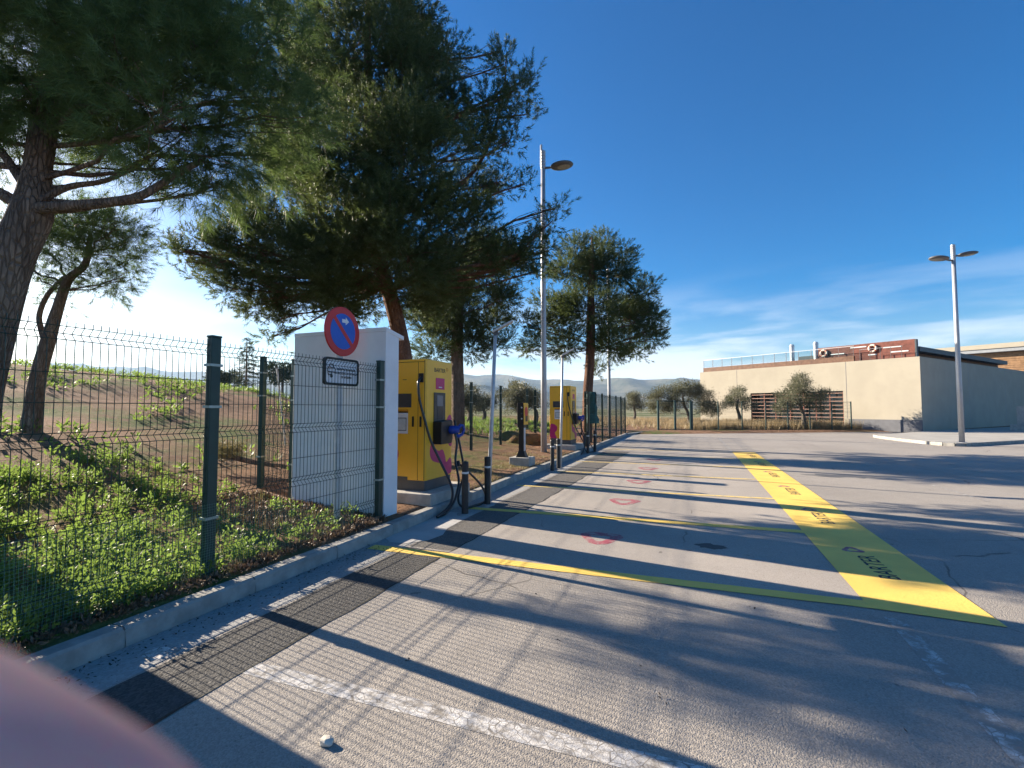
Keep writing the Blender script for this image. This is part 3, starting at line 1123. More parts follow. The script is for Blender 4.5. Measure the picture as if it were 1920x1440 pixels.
def charger(loc, label):
    """fast charger; its screen side faces +X, its narrow side -Y; loc is the screen side's near bottom corner"""
    root = tag(empty('fast_charger', loc), label, 'charger', 'yellow fast chargers')
    D, Wd, Ht = .72, .82, 1.90
    body = MB()
    pf = [(-D, 0), (-.02, 0), (0, .03), (0, Wd - .04), (-.02, Wd), (-D, Wd)]
    body.prism(pf, .15, Ht)
    body.build('body', M_YELLOW, root, bevel=.012)
    MB().prism([(p[0] * .96 - .008, p[1] * .96 + .015) for p in pf], 0, .152).build('skirt', M_GREY, root, bevel=.006)
    # side towards the camera: big door and narrow strip
    S = frame((0, 0, 0), (-1, 0, 0), (0, 0, 1))      # x = distance back from the corner, y up, z = +? out
    S = frame((0, 0, 0), (1, 0, 0), (0, 0, 1))       # x is world X, y up, z = -Y (outwards)
    dr = MB().box(-D + .01, -.135, .17, Ht - .045, .0, .008, S).build('door', M_YELLOW, root, bevel=.003)
    stp = MB().box(-.127, -.026, .17, Ht - .045, .0, .008, S).build('side_strip', M_YELLOW, root, bevel=.003)
    MB().box(-.136, -.126, .16, Ht - .04, .0, .0045, S).build('seam', M_SEAM, root)  # dark strips stand in for the shade in the panel gaps
    MB().box(-.027, -.019, .16, Ht - .02, -.001, .003, S).build('seam', M_SEAM, root)
    MB().box(-D + .01, -.03, Ht - .043, Ht - .037, .0, .003, S).build('seam', M_SEAM, root)
    MB().box(-.60, -.245, 1.20, 1.40, .0085, .014, S).build('dark_panel', M_SCREEN, dr)
    nt2 = MB().box(-.55, -.30, .82, 1.14, .0085, .0105, S).build('notice', M_WHITEP, dr)
    MB().box(-.55, -.30, 1.12, 1.17, .0085, .0105, S).build('notice_header', M_ORANGE, dr)
    MB().box(-.52, -.325, .86, 1.05, .011, .0125, S).build('notice_frame', M_FRAME, nt2)
    MB().box(-.51, -.335, .87, 1.04, .013, .0145, S).build('notice_sheet', M_PAPER, nt2)
    MB().box(-.226, -.196, .92, 1.07, .0085, .020, S).build('handle', M_BLACK, dr, bevel=.004)
    MB().box(-.098, -.066, .92, 1.07, .0085, .020, S).build('handle', M_BLACK, stp, bevel=.004)
    MB().box(-.112, -.034, 1.56, 1.69, .0085, .03, S).build('cable_socket', M_BLACK, stp, bevel=.006)
    MB().box(-.40, -.33, 1.60, 1.608, .0085, .0095, S).build('small_print', M_TEXT, dr)
    MB().box(-D + .02, -.30, .152, .20, .0085, .014, S).build('kick_plate', M_GREY, dr)
    bl = blob([(-.70, .62), (-.58, .66), (-.47, .58), (-.47, .46), (-.54, .38), (-.50, .28), (-.48, .20), (-.56, .17), (-.70, .17)])
    MB().prism(bl, .0085, .0098, S).build('magenta_graphic', M_MAG, dr)
    # screen side
    F = frame((0, 0, 0), (0, 1, 0), (0, 0, 1))       # x along the road, y up, z outwards
    text_obj('lettering', 'BARTER', .085, F @ Matrix.Translation((.40, 1.755, .002)), M_TEXT, root, .001, sx=1.15)
    MB().ring([(p[0] + .63, p[1] + 1.785) for p in logo_pts(.03, 1, 14)], [(p[0] + .63, p[1] + 1.785) for p in logo_pts(.03, .5, 14)], .0, .002, F).build('emblem', M_ORANGE, root)
    mg = MB().box(.28, .54, 1.47, 1.64, .0, .006, F).build('magenta_sign', M_MAG, root)
    MB().box(.36, .46, 1.495, 1.51, .0065, .0075, F).build('sign_line', M_WHITEP, mg)
    sb = MB().box(.22, .56, .94, 1.42, .0, .012, F).build('screen_bezel', M_FRAME, root, bevel=.004)
    MB().box(.30, .48, 1.22, 1.38, .0125, .015, F).build('display', M_SCREENLIT, sb)
    MB().box(.30, .48, 1.02, 1.215, .0125, .015, F).build('card_reader', M_SCREEN, sb)
    hs = MB().prism([(.20, .66), (.52, .66), (.56, .72), (.56, .98), (.52, 1.01), (.20, .99)], .0, .15, F).build('connector_holster', M_BLACK, root, bevel=.01)
    # plug with a loop handle
    cn = MB()
    pm_ = lambda x, y, z: F @ Vector((x, y, z))
    cn.tube([pm_(.46, .86, .10), pm_(.50, .86, .19), pm_(.54, .87, .27)], [.062, .066, .05], 12)
    cn.tube([pm_(.54, .88, .25), pm_(.58, .93, .27), pm_(.62, .92, .29), pm_(.66, .86, .29), pm_(.64, .79, .27), pm_(.58, .76, .24), pm_(.53, .78, .22)], [.028, .026, .024, .024, .024, .026, .03], 8)
    cn.build('plug', M_BLUE, root, smooth=True)
    b1 = blob([(.56, .90), (.66, 1.05), (.75, 1.08), (.80, .95), (.78, .78), (.80, .62), (.72, .60), (.62, .72)])
    MB().prism(b1, .0, .0015, F).build('magenta_graphic', M_MAG, root)
    b2 = blob([(.13, .62), (.20, .70), (.28, .60), (.38, .55), (.50, .56), (.58, .46), (.62, .36), (.74, .42), (.79, .34), (.78, .20), (.70, .17), (.58, .20), (.48, .34), (.34, .38), (.20, .42), (.13, .50)])
    MB().prism(b2, .0, .0012, F).build('magenta_graphic', M_MAG, root)
    return root


def sm(pts, n=6):
    """open smooth curve through points"""
    P = [Vector(p) for p in pts]
    P = [P[0] * 2 - P[1]] + P + [P[-1] * 2 - P[-2]]
    out = []
    for i in range(1, len(P) - 2):
        p0, p1, p2, p3 = P[i - 1:i + 3]
        for k in range(n):
            t = k / n
            out.append(.5 * ((2 * p1) + (p2 - p0) * t + (2 * p0 - 5 * p1 + 4 * p2 - p3) * t * t + (3 * p1 - p0 - 3 * p2 + p3) * t ** 3))
    out.append(P[-2])
    return out


CH1 = (-3.92, 6.42, .29)
CH2 = (-4.14, 16.25, .30)
c1 = charger(CH1, 'nearer yellow fast charger with blue plug, beside the white enclosure')
c2 = charger(CH2, 'farther yellow fast charger beyond the tall lamp post')
for root in (c1, c2):
    root.scale = (1.05, 1.05, 1.075)
for root in (c1, c2):
    o = Vector(root.location)
    k = Vector((0, 0, 0)) if root is c1 else Vector((0.04, .0, 0))
    zg = -root.location.z / 1.075 + .028
    ca = [(-.073, -.03, 1.63), (-.07, -.10, 1.54), (-.05, -.09, 1.30), (.02, -.05, 1.0), (.09, .0, .72), (.22, .06, .42), (.36, .06, .18), (.44, .02, .02), (.46, -.08, -.12), (.44, -.22, -.20), (.42, -.38, zg)]
    MB().tube(sm(ca), .019, 8).build('cable', M_CABLE, root, smooth=True)
    cb = [(.21, .50, .84), (.25, .50, .66), (.26, .44, .40), (.36, .36, .14), (.40, .22, -.04), (.42, .06, -.16), (.43, -.14, zg + .01), (.42, -.36, zg)]
    MB().tube(sm(cb), .019, 8).build('cable', M_CABLE, root, smooth=True)
    cc = [(.05, .79, 1.0), (.13, .79, .70), (.22, .74, .42), (.32, .62, .22), (.38, .36, .02), (.42, .24, -.14), (.48, .30, zg), (.56, .50, zg), (.60, .78, zg + .02), (.50, .98, -.12), (.40, .98, .02), (.26, .82, .22), (.10, .80, .34)]
    MB().tube(sm(cc), .018, 8).build('cable', M_CABLE, root, smooth=True)
    MB().tube([(.20, .64, .38), (.22, .62, .30)], [.03, .024], 8).build('cable_clip', M_BLACK, root)
pads = [('concrete plinth under the nearer yellow charger', (-4.90, -3.69, 6.20, 7.50)), ('concrete plinth under the farther yellow charger', (-5.05, -3.92, 16.05, 17.30))]
for lb, (x0, x1, y0, y1) in pads:
    tag(MB().box(x0, x1, y0, y1, -.02, .295 if y0 < 10 else .305).build('concrete_plinth', M_CONC, bevel=.018), lb, 'plinth', 'charger plinths')

# slim AC charging post on its block
ab = tag(MB().box(-4.48, -3.94, 11.30, 11.78, .0, .33).build('concrete_block', M_CONC, bevel=.02), 'pale concrete block under the slim black charging post', 'plinth')
ac = tag(empty('charging_post', (-4.2, 11.5, .33)), 'slim black charging post with yellow front between the two chargers', 'charger')
MB().box(-.13, .13, -.10, .12, 0, .02).build('base_plate', M_BLACK, ac)
MB().add([(-.12, -.09, .02), (.12, -.09, .02), (.12, .11, .02), (-.12, .11, .02), (-.07, -.06, .16), (.07, -.06, .16), (.07, .08, .16), (-.07, .08, .16)], [(0, 1, 5, 4), (1, 2, 6, 5), (2, 3, 7, 6), (3, 0, 4, 7), (4, 5, 6, 7)]).build('foot', M_BLACK, ac)
MB().box(-.07, .065, -.055, .08, .10, .82).build('column', M_BLACK, ac, bevel=.005)
MB().box(.066, .071, -.05, .075, .16, .82).build('column_strip', M_ALU, ac)
hd = MB().box(-.095, .085, -.10, .12, .74, 1.37).build('housing', M_BLACK, ac, bevel=.012)
for z in (1.25, 1.10, .97):
    MB().lathe([(.020, 0), (.020, .008), (.012, .012)], 14, frame((.03, -.101, z), (1, 0, 0), (0, 0, 1))).build('indicator', M_WHITEP if z != 1.10 else M_GREY, hd)
yf = MB().box(.086, .10, -.12, .20, .82, 1.37).build('front_plate', pm('orange_yellow', (.75, .40, .03), .4, .05, 4, 0), ac, bevel=.006)
Fy = frame((.1005, .04, 1.14), (0, 1, 0), (0, 0, 1))
MB().prism([(x * .12, y * .13) for x, y in disc(1, 24)], 0, .002, Fy).build('red_emblem', M_RED, yf)
MB().box(-.06, .10, -.24, -.10, .0025, .004, Fy).build('reader', M_BLACK, yf)


# ------------------------------------------------------------------ bollards and thin light poles
def bollard(x, y, label):
    root = tag(empty('bollard', (x, y, 0)), label, 'bollard', 'dark iron bollards along the kerb')
    MB().lathe([(.12, .0), (.12, .014), (.055, .02)], 20).build('base_flange', M_GUTTER, root, smooth=False)
    MB().lathe([(.050, .02), (.050, .70), (.052, .715), (.052, .76), (.046, .775), (.02, .782)], 20).build('shaft', M_BOLLARD, root, smooth=False)
    MB().lathe([(.0515, .60), (.0535, .602), (.0535, .628), (.0515, .63)], 20).build('reflective_band', M_BAND, root)
    return root


bl = [(-3.24, 6.42, 'dark bollard nearest the camera, before the first charger plinth'), (-3.22, 7.18, 'dark bollard with the nearer thin pole rising behind it'),
      (-3.41, 11.53, 'left bollard of the middle pair, before the slim charging post'), (-3.40, 12.05, 'right bollard of the middle pair along the kerb'),
      (-3.57, 16.35, 'left bollard of the farthest pair, by the farther charger'), (-3.46, 17.0, 'right bollard of the farthest pair, by the farther charger')]
for x, y, lb in bl:
    bollard(x, y, lb)


def thin_pole(x, y, lean, label, H=2.85):
    root = tag(empty('light_pole', (x, y, 0)), label, 'light pole', 'thin galvanised light poles')
    top = Vector((lean[0], lean[1], H))
    MB().tube([(0, 0, 0), top * .5, top], [.036, .033, .028], 12).build('pole', M_ALU, root, smooth=True)
    hdM = frame(top, (.80, .32, .48), (-.4, .92, 0))
    MB().box(-.04, .34, -.09, .09, .0, .03, hdM).build('lamp_head', M_ALU, root, bevel=.006)
    MB().box(-.02, .32, -.075, .075, -.004, -.0005, hdM).build('lens', M_LENS, root)
    MB().box(-.05, .04, -.03, .03, -.06, .0, hdM).build('bracket', M_LAMPHEAD, root)


thin_pole(-3.26, 7.30, (.10, .06), 'thin galvanised pole with tilted lamp beside the nearer charger')
thin_pole(-3.40, 12.22, (.07, .03), 'thin galvanised pole with tilted lamp before the farther charger', 2.95)


# ------------------------------------------------------------------ street lamps
def lamp_head(root, ang, z, r0, tilt=.10, arm=.22):
    Rz = Matrix.Rotation(ang, 4, 'Z')
    MB().tube([Rz @ Vector((0, 0, z)), Rz @ Vector((arm, 0, z + .02)), Rz @ Vector((arm + .15, 0, z + .05))], [.045, .035, .03], 8).build('arm', M_LAMPHEAD, root)
    Mx = Rz @ Matrix.Translation((arm + .40, 0, z + .09)) @ Matrix.Rotation(-tilt, 4, 'Y') @ Matrix.Diagonal((1.0, .78, 1, 1))
    h = MB().lathe([(.10, -.05), (.26, -.055), (.36, -.03), (.385, .0), (.36, .035), (.26, .075), (.12, .095), (.03, .10)], 28, Mx).build('lamp_housing', M_LAMPHEAD, root, smooth=True)
    MB().lathe([(.20, -.062), (.215, -.056)], 24, Mx @ Matrix.Translation((.06, 0, 0))).build('lens', M_LENS, h)


def street_lamp(loc, H, heads, label, finial=False):
    root = tag(empty('street_lamp', loc), label, 'street lamp', 'tall grey street lamps')
    MB().lathe([(.16, 0), (.16, .012), (.10, .02)], 20).build('base_flange', M_LAMPPOLE, root)
    MB().lathe([(.098, .015), (.092, 2.5), (.08, H * .6), (.072, H - .62)], 20).build('pole', M_LAMPPOLE, root, smooth=True)
    prof = [(.072, H - .62)]
    z = H - .60
    prof.append((.078, z))
    while z < H - .10:
        prof += [(.086, z + .01), (.086, z + .065), (.070, z + .07), (.070, z + .09)]
        z += .10
    prof += [(.07, H - .02), (.04, H)]
    MB().lathe(prof, 20).build('finned_top', M_LAMPPOLE, root)
    for a, dz in heads:
        lamp_head(root, a, H - .60 + dz, .38)
    if finial:
        MB().tube([(-.06, 0, H - .5), (-.06, 0, H + .18), (-.05, 0, H + .22)], [.045, .04, .015], 8).build('sensor', M_LAMPPOLE, root)
    return root


street_lamp((-4.65, 14.78, .12), 9.95, [(YAW, .0)], 'tall single-armed grey street lamp between the chargers', True)
street_lamp((10.28, 25.75, .125), 8.45, [(YAW, .10), (YAW + math.pi, -.10)], 'tall grey street lamp with two heads on the right pavement corner')
street_lamp((-4.85, 28.1, .12), 9.75, [(YAW, .0)], 'farthest grey street lamp rising into the crown of the right pine')

# ------------------------------------------------------------------ building
bz = empty('pool_building', (13.18, 37.85, 0), math.atan2(.8, .6))
tag(bz, 'low cream sports building with slatted window and roof terrace', 'building')
# walls: left facade (x=0) with a window opening y 4.45-11.4, z .55-2.8 ; right facade (y=0)
wl = MB()
wl.box(0, .3, 0, 4.45, .0, 4.86).box(0, .3, 11.4, 16.3, .0, 4.86).box(0, .3, 4.45, 11.4, 2.80, 4.86).box(0, .3, 4.45, 11.4, 0, .25)
wl.build('front_wall', M_CREAM, bz)
MB().box(.302, 44, .0, .3, .0, 4.858).build('side_wall', M_CREAM, bz)
MB().box(.302, 26, 16.0, 16.3, .0, 4.855).build('rear_wall', M_CREAM, bz)
MB().box(-.03, -.002, -.02, 4.15, .0, .80).build('plinth_panel', M_PLINTH, bz)
MB().box(.302, 26, .302, 15.99, 4.70, 4.80).build('roof_deck', M_ROOFGREY, bz)
MB().box(.65, .72, 4.2, 11.7, .2, 2.9).build('window_glazing', M_WINDOW, bz)
fr = MB()
wf = MB().box(.10, .16, 4.45, 4.53, .25, 2.8).build('window_frame', M_WOOD, bz)
for y in (5.35, 6.3, 7.2, 8.2, 9.35, 10.27, 11.32):
    MB().box(.10, .16, y, y + .07, .25, 2.8).build('mullion', M_WOOD, bz)
for k in range(9):
    z = .30 + k * .29
    MB().box(.04, .098, 4.46, 11.39, z, z + .045).build('slat', M_SLAT if k > 1 else M_WOOD3, bz)
for y in (4.21, 12.6):
    MB().box(-.004, -.001, y, y + .03, .82, 4.85).build('joint', M_PLINTH, bz)
for x in (8.8, 17.5, 26):
    MB().box(x, x + .03, -.004, -.001, .1, 4.85).build('joint', M_ROOFGREY, bz)
# terrace parapet, railing, red wall, flues, life rings
MB().box(.05, .25, 3.72, 15.96, 4.862, 5.24).build('parapet', M_WOOD2, bz)
rail = MB().box(.10, .13, 3.72, 15.96, 5.93, 5.96).build('handrail', M_ALU, bz)
for k in range(14):
    y = 3.75 + k * .937
    MB().box(.10, .13, y, y + .03, 5.24, 5.93).build('rail_post', M_LAMPHEAD, bz)
    if k < 13:
        MB().box(.112, .118, y + .06, y + .91, 5.28, 5.90).build('rail_pane', M_GLASS, bz)
for k in range(5):
    y = .95 + k * .6
    MB().box(.10, .13, y, y + .022, 4.862, 5.65).build('rail_post', M_LAMPHEAD, bz)
MB().box(.10, .125, .9, 3.4, 5.63, 5.65).build('handrail', M_LAMPPOLE, bz)
rw = MB().box(.75, .95, .45, 6.4, 4.81, 6.10).build('red_wall', M_WOOD, bz)
for k in range(9):
    MB().box(.735, .749, .46, 6.39, 4.83 + k * .132, 4.95 + k * .132).build('board', M_WOOD, rw)
MB().box(.70, .99, .36, .449, 4.862, 6.08).build('wall_post', M_ROOFDARK, bz)
for (y0, y1, z) in ((4.6, 5.5, 5.50), (3.2, 4.2, 5.86), (1.2, 2.2, 5.66), (.8, 1.8, 5.32), (2.6, 3.1, 5.25)):
    MB().box(.71, .733, y0, y1, z, z + .07).build('light_strip', M_WHITEP, rw)
for y in (8.55, 6.75):
    MB().lathe([(.17, 4.80), (.17, 6.45), (.19, 6.46), (.19, 6.55), (.14, 6.60), (.14, 6.66)], 16, Matrix.Translation((1.2, y, 0))).build('flue', M_CHIM, bz, smooth=False)
# roof slab over the side wing and the taller hall behind
MB().box(1.1, 20, .32, 8, 5.30, 5.62).build('wing_roof', M_ROOFDARK, bz)  # shade of the overhang put into the slab's dark colour
MB().box(1.2, 19.9, .9, 7.5, 4.80, 5.30).build('wing_wall', M_WOOD2, bz)
MB().box(25.4, 44, .35, 12, 0, 6.88).build('hall_wall', M_WOOD3, bz)
for k in range(9):
    MB().box(25.36, 25.399, .36, 11.99, 4.95 + k * .21, 5.13 + k * .21).build('cladding_board', M_WOOD3, bz)
MB().box(24.7, 44.2, -.4, 12.2, 6.89, 7.22).build('hall_soffit', M_ROOFGREY, bz)
MB().box(24.6, 44.3, -.5, 12.3, 7.222, 7.66).build('hall_roof', M_CREAM, bz)


def lifering(y, z, x, label):
    root = tag(empty('life_ring', (bz.matrix_basis @ Vector((x, y, z))), math.atan2(.8, .6)), label, 'life ring', 'life rings on the terrace wall')
    m = MB()
    n = 28
    pts = [Vector((0, .22 * math.cos(2 * math.pi * i / n), .22 * math.sin(2 * math.pi * i / n))) for i in range(n + 1)]
    m.tube(pts, .07, 8, False)
    m.build('ring', M_RING, root, smooth=True)
    for a in (45, 135, 225, 315):
        q = [Vector((0, .22 * math.cos(math.radians(a + d)), .22 * math.sin(math.radians(a + d)))) for d in (-10, 0, 10)]
        MB().tube(q, .0735, 8, True).build('band', M_RINGB, root)


bpy.context.view_layer.update()
lifering(5.95, 5.68, .655, 'left orange and white life ring behind the terrace railing')
lifering(2.80, 5.72, .655, 'right orange and white life ring on the red terrace wall')

# concrete blocks at the right edge
cbk = W(1908, 812, 31)
cb_ = tag(empty('concrete_bench', (cbk.x, cbk.y, .125), math.atan2(.8, .6)), 'pale concrete block with a low step at the right edge', 'block')
MB().box(0, .8, -3.2, 0, 0, 1.55).build('block', M_CONC, cb_, bevel=.02)
MB().box(-.4, -.004, -3.2, .25, 0, .38).build('step', M_CONC, cb_, bevel=.02)


# ------------------------------------------------------------------ vegetation
def unit(a):
    return a / np.maximum(np.linalg.norm(a, axis=-1, keepdims=True), 1e-9)


def rand_dir(n):
    return unit(RNG.normal(size=(n, 3)))


def needles(P, D, L, K, nl, nw, spread=(.55, 1.15)):
    """brush-like shoots: K needles along each shoot that starts at P and points along D"""
    n = len(P)
    t = RNG.random((n, K, 1)) ** .8
    base = P[:, None, :] + D[:, None, :] * (t * L[:, None, None])
    rd = unit(RNG.normal(size=(n, K, 3)))
    side = unit(rd - D[:, None, :] * np.sum(rd * D[:, None, :], axis=-1, keepdims=True))
    an = RNG.uniform(spread[0], spread[1], (n, K, 1)) * (1.15 - .45 * t)
    d = D[:, None, :] * np.cos(an) + side * np.sin(an)
    d[..., 2] -= .10
    ln = nl * RNG.uniform(.7, 1.15, (n, K, 1))
    w = unit(np.cross(d, unit(RNG.normal(size=(n, K, 3))))) * nw * .5
    return np.stack([base - w, base + w, base + d * ln], axis=2).reshape(-1, 3)


def leaves(P, D, ln, wd):
    """small pointed leaves as four-sided faces"""
    n = len(P)
    l = ln * RNG.uniform(.7, 1.25, (n, 1))
    s = unit(np.cross(D, unit(RNG.normal(size=(n, 3))))) * wd * RNG.uniform(.7, 1.2, (n, 1)) * .5
    up = unit(np.cross(D, s)) * l * .08
    return np.stack([P, P + D * l * .5 + s + up, P + D * l, P + D * l * .5 - s + up], axis=1).reshape(-1, 3)


def crooked(a, b, n=5, amp=.08, sag=0.0, rnd=random):
    a, b = Vector(a), Vector(b)
    L = (b - a).length
    out = []
    for i in range(n + 1):
        t = i / n
        p = a.lerp(b, t)
        k = math.sin(math.pi * t)
        p += Vector((rnd.uniform(-1, 1), rnd.uniform(-1, 1), rnd.uniform(-.6, .6))) * amp * L * k
        p.z -= sag * L * k
        out.append(p)
    return out


def path_at(path, t):
    x = t * (len(path) - 1)
    i = min(int(x), len(path) - 2)
    return path[i].lerp(path[i + 1], x - i)


def tree(name, label, trunk, rad, clumps, needle=None, bark=None, mat=None, per=60, shoots_r=1.0, limbs=(), cat='tree', olive=False, start=.35, up=.35, group=None, seed=1):
    """trunk: points; clumps: (centre, horizontal radius, vertical radius); foliage hangs on branches that reach every clump"""
    rnd = random.Random(seed)
    base = Vector(trunk[0])
    root = tag(empty(name, base), label, cat, group)
    tp = sm(trunk, 5)
    n = len(tp)
    rr_ = list(np.interp(np.linspace(0, 1, n), np.linspace(0, 1, len(rad)), rad))
    wood = MB()
    wood.tube(tp, rr_, 14)
    for path, r0, r1 in limbs:
        pp = sm(path, 4)
        wood.tube(pp, list(np.linspace(r0, r1, len(pp))), 9)
    P, D, Ls = [], [], []
    for c, rh, rv in clumps:
        c = Vector(c)
        # limb leaves the trunk a little below the clump
        best = min(range(int(n * start), n), key=lambda i: (tp[i] - c).length + max(0, tp[i].z - c.z + .2 * (tp[i].xy - c.xy).length) * 2.5)
        a = tp[best]
        lr = min(rr_[best] * .42, .010 + .0065 * (c - a).length + .006 * rh)
        pth = crooked(a, c, 5, .07, .03, rnd)
        wood.tube(pth, list(np.linspace(lr, lr * .45, 6)), 6, False)
        tot = per * rh * rh
        nb_ = int(6 + 14 * rh)
        for k in range(nb_):
            v = Vector((rnd.gauss(0, 1), rnd.gauss(0, 1), rnd.gauss(0, 1))).normalized()
            q = rnd.random() ** .40
            e = c + Vector((v.x * rh * q, v.y * rh * q, v.z * rv * q))
            s = path_at(pth, rnd.uniform(.55, 1))
            wood.tube(crooked(s, e, 2, .08, 0, rnd), [lr * .32, lr * .22, .004], 4, False)
            ns = max(3, int(tot / nb_))
            out_d = (e - c).normalized() if (e - c).length > .01 else Vector((0, 0, 1))
            for j in range(ns):
                g = Vector((rnd.gauss(0, 1), rnd.gauss(0, 1), rnd.gauss(0, .8))) * (.14 + .19 * rh) * .62
                P.append(e + g)
                dd = out_d * .75 + g.normalized() * .55 + Vector((rnd.uniform(-.3, .3), rnd.uniform(-.3, .3), up + rnd.uniform(-.25, .35)))
                D.append(dd.normalized())
    P = np.array([tuple(p) for p in P])
    D = np.array([tuple(p) for p in D])
    if olive:
        V = leaves(P, D, needle[0], needle[1])
        kf = 4
    else:
        sl, K, nl, nw = needle
        V = needles(P, D, sl * RNG.uniform(.6, 1.2, len(P)), K, nl, nw)
        kf = 3
    wchild(wood, 'trunk', bark, root, smooth=True)
    tris_obj('crown', V - np.array(tuple(base)), mat, root, kf)
    return len(V) // kf


def cl(items, depth, seed, jit=.6, extra=0, kh=1.0, kv=.8):
    rnd = random.Random(seed)
    out = []
    for it in items:
        px, py, r_ = it[:3]
        dd = it[3] if len(it) > 3 else rnd.uniform(-jit, jit)
        out.append((W(px, py, depth + dd), r_ * kh, r_ * kv))
    return out


cnt = {}
# near left pine (long needles)
d1 = 4.32
trk = [W(-75, 905, d1), W(-50, 780, d1), W(-20, 640, d1), W(20, 490, d1), W(60, 398, d1 + .05), W(70, 320, d1 + .1), W(88, 200, d1 + .2), W(105, 60, d1 + .3), W(120, -90, d1 + .3), W(120, -260, d1 + .3)]
trk[0].z = gz1(trk[0].x, trk[0].y) - .1
its = [(490, 215, .50, .3), (420, 130, .62, 0), (515, 110, .46, .6), (340, 215, .60, -.3), (250, 110, .62, -.4), (150, 140, .62, .2), (60, 150, .55, -.2), (-40, 180, .6, .2), (330, 20, .7, .4), (450, 10, .62, .9),
       (200, -20, .75, -.3), (60, -60, .8, .3), (-120, 20, .8, 0), (380, 300, .40, .2), (455, 285, .36, .5), (280, 250, .45, .5), (175, 245, .45, 1.0), (-130, 240, .55, .4), (-230, 120, .8, .3), (300, -120, .9, .8), (120, -220, 1.0, .5), (450, -120, .8, 1.2),
       (350, 100, .6, 1.4), (220, 190, .55, 1.5), (90, 210, .45, 1.6), (-60, -160, .9, .8), (-250, -60, .9, .2), (250, -260, 1.0, .8), (520, 190, .36, .9), (410, 345, .22, .3), (330, 345, .20, .2), (30, 290, .25, .9), (250, 320, .25, .7), (-300, 260, .7, .6), (-400, 60, .9, .6)]
lim = [([W(62, 392, d1), W(110, 388, d1 - .05), (W(200, 380, d1 - .1)), W(262, 368, d1 - .1), W(310, 340, d1), W(380, 300, d1 + .1)], .058, .022),
       ([W(70, 378, d1), W(130, 350, d1 + .1), W(200, 338, d1 + .2), W(280, 300, d1 + .4)], .035, .015),
       ([W(58, 400, d1), W(10, 368, d1 + .1), W(-50, 340, d1 + .1), W(-150, 300, d1 + .2)], .065, .03),
       ([W(62, 372, d1), W(35, 330, d1 + .05), W(-5, 272, d1 + .1), W(-50, 200, d1 + .2)], .05, .022)]
cnt['left'] = tree('pine_tree', 'nearest pine with stout leaning trunk at the left edge', trk, [.185, .172, .165, .16, .158, .105, .11, .09, .06, .02], cl(its, d1, 3), (.20, 44, .125, .0042), M_BARK, M_NEEDLE, per=900, limbs=lim, start=.45, up=.25, seed=11)

# second pine, smaller, behind it
d2 = 8.5
trk = [W(55, 835, d2), W(62, 770, d2), W(72, 705, d2), W(90, 640, d2), W(108, 580, d2), W(128, 525, d2), W(160, 495, d2), W(170, 440, d2)]
trk[0].z = gz1(trk[0].x, trk[0].y) - .15
its = [(170, 445, .60), (110, 455, .55), (220, 480, .42), (60, 440, .45), (205, 535, .28), (75, 520, .30), (135, 412, .5), (245, 450, .28), (20, 470, .32), (160, 515, .36), (120, 560, .18), (215, 425, .36), (230, 520, .22), (100, 400, .42)]
lim = [([W(88, 652, d2), W(78, 620, d2 + .1), W(74, 590, d2 + .1), W(90, 552, d2 + .1), W(120, 520, d2 + .1)], .05, .035)]
cnt['left2'] = tree('pine_tree', 'smaller forked pine behind the fence, right of the nearest trunk', trk, [.165, .135, .118, .11, .085, .07, .055, .035], cl(its, d2, 5, .7), (.20, 34, .12, .0055), M_BARK, M_NEEDLE, per=850, limbs=lim, start=.6, up=.2, seed=12)

# big central pine
d3 = 11.8
trk = [W(768, 850, d3), W(762, 720, d3), W(752, 640, d3), W(733, 560, d3), W(715, 500, d3), W(702, 400, d3), W(694, 280, d3), W(690, 150, d3), W(690, 20, d3), W(690, -110, d3)]
trk[0].z = gz1(trk[0].x, trk[0].y) - .15
its = [(700, -40, 1.0), (620, 0, .9), (770, 20, .8), (575, 60, .7), (825, 100, .66), (700, 90, 1.0, -1.4), (640, 110, 1.0, 1.2), (600, 150, 1.0), (760, 170, 1.1), (845, 200, .70), (810, 120, .8, 1.2),
       (925, 190, .50), (945, 120, .34), (965, 170, .34), (985, 150, .24), (985, 215, .26), (940, 95, .22), (900, 270, .62), (955, 265, .30), (560, 250, .95), (650, 280, 1.1, -1.8), (660, 220, 1.1, 1.6), (780, 300, 1.1, -1.9), (780, 240, 1.0, 1.5), (875, 345, .70), (940, 340, .32), (985, 345, .20),
       (540, 360, .95), (640, 400, 1.1, -1.6), (740, 410, 1.0, -2.0), (830, 420, .95, -1.0), (700, 350, 1.1, 1.6), (895, 405, .45), (960, 480, .50, -.4), (1000, 460, .36, -.3), (1030, 420, .26, -.3), (1042, 390, .17, -.3), (1000, 510, .28, -.2), (925, 505, .36, -.6), (1030, 470, .20, -.3),
       (470, 385, .55), (450, 455, .60), (385, 455, .34), (345, 470, .26), (315, 462, .17), (395, 510, .40), (470, 520, .60), (545, 480, .95), (560, 565, .62), (625, 505, .95, -1.2), (520, 600, .34), (635, 575, .55, -.8), (475, 570, .34), (510, 630, .20), (430, 540, .35),
       (700, 500, .8, 1.4), (800, 515, .85, -.6), (860, 500, .55, .6), (790, 570, .65, 1.0), (840, 560, .65, .5), (575, 130, .7, .9), (520, 300, .5), (690, 560, .6, 1.6), (610, 440, .9, 1.4), (760, 90, .8, .4), (600, 460, .85, -1.0), (690, 455, .85, -1.8), (500, 435, .75, -.4), (765, 480, .75, -1.8), (425, 488, .42), (840, 475, .60, -.9), (580, 525, .75, -.9), (350, 490, .2), (365, 445, .2), (500, 560, .5, -.5), (660, 480, .8, 1.0), (930, 470, .28, -.7), (980, 480, .3, -.5), (740, 250, .9, -2.0), (580, 310, .8, -.9)]
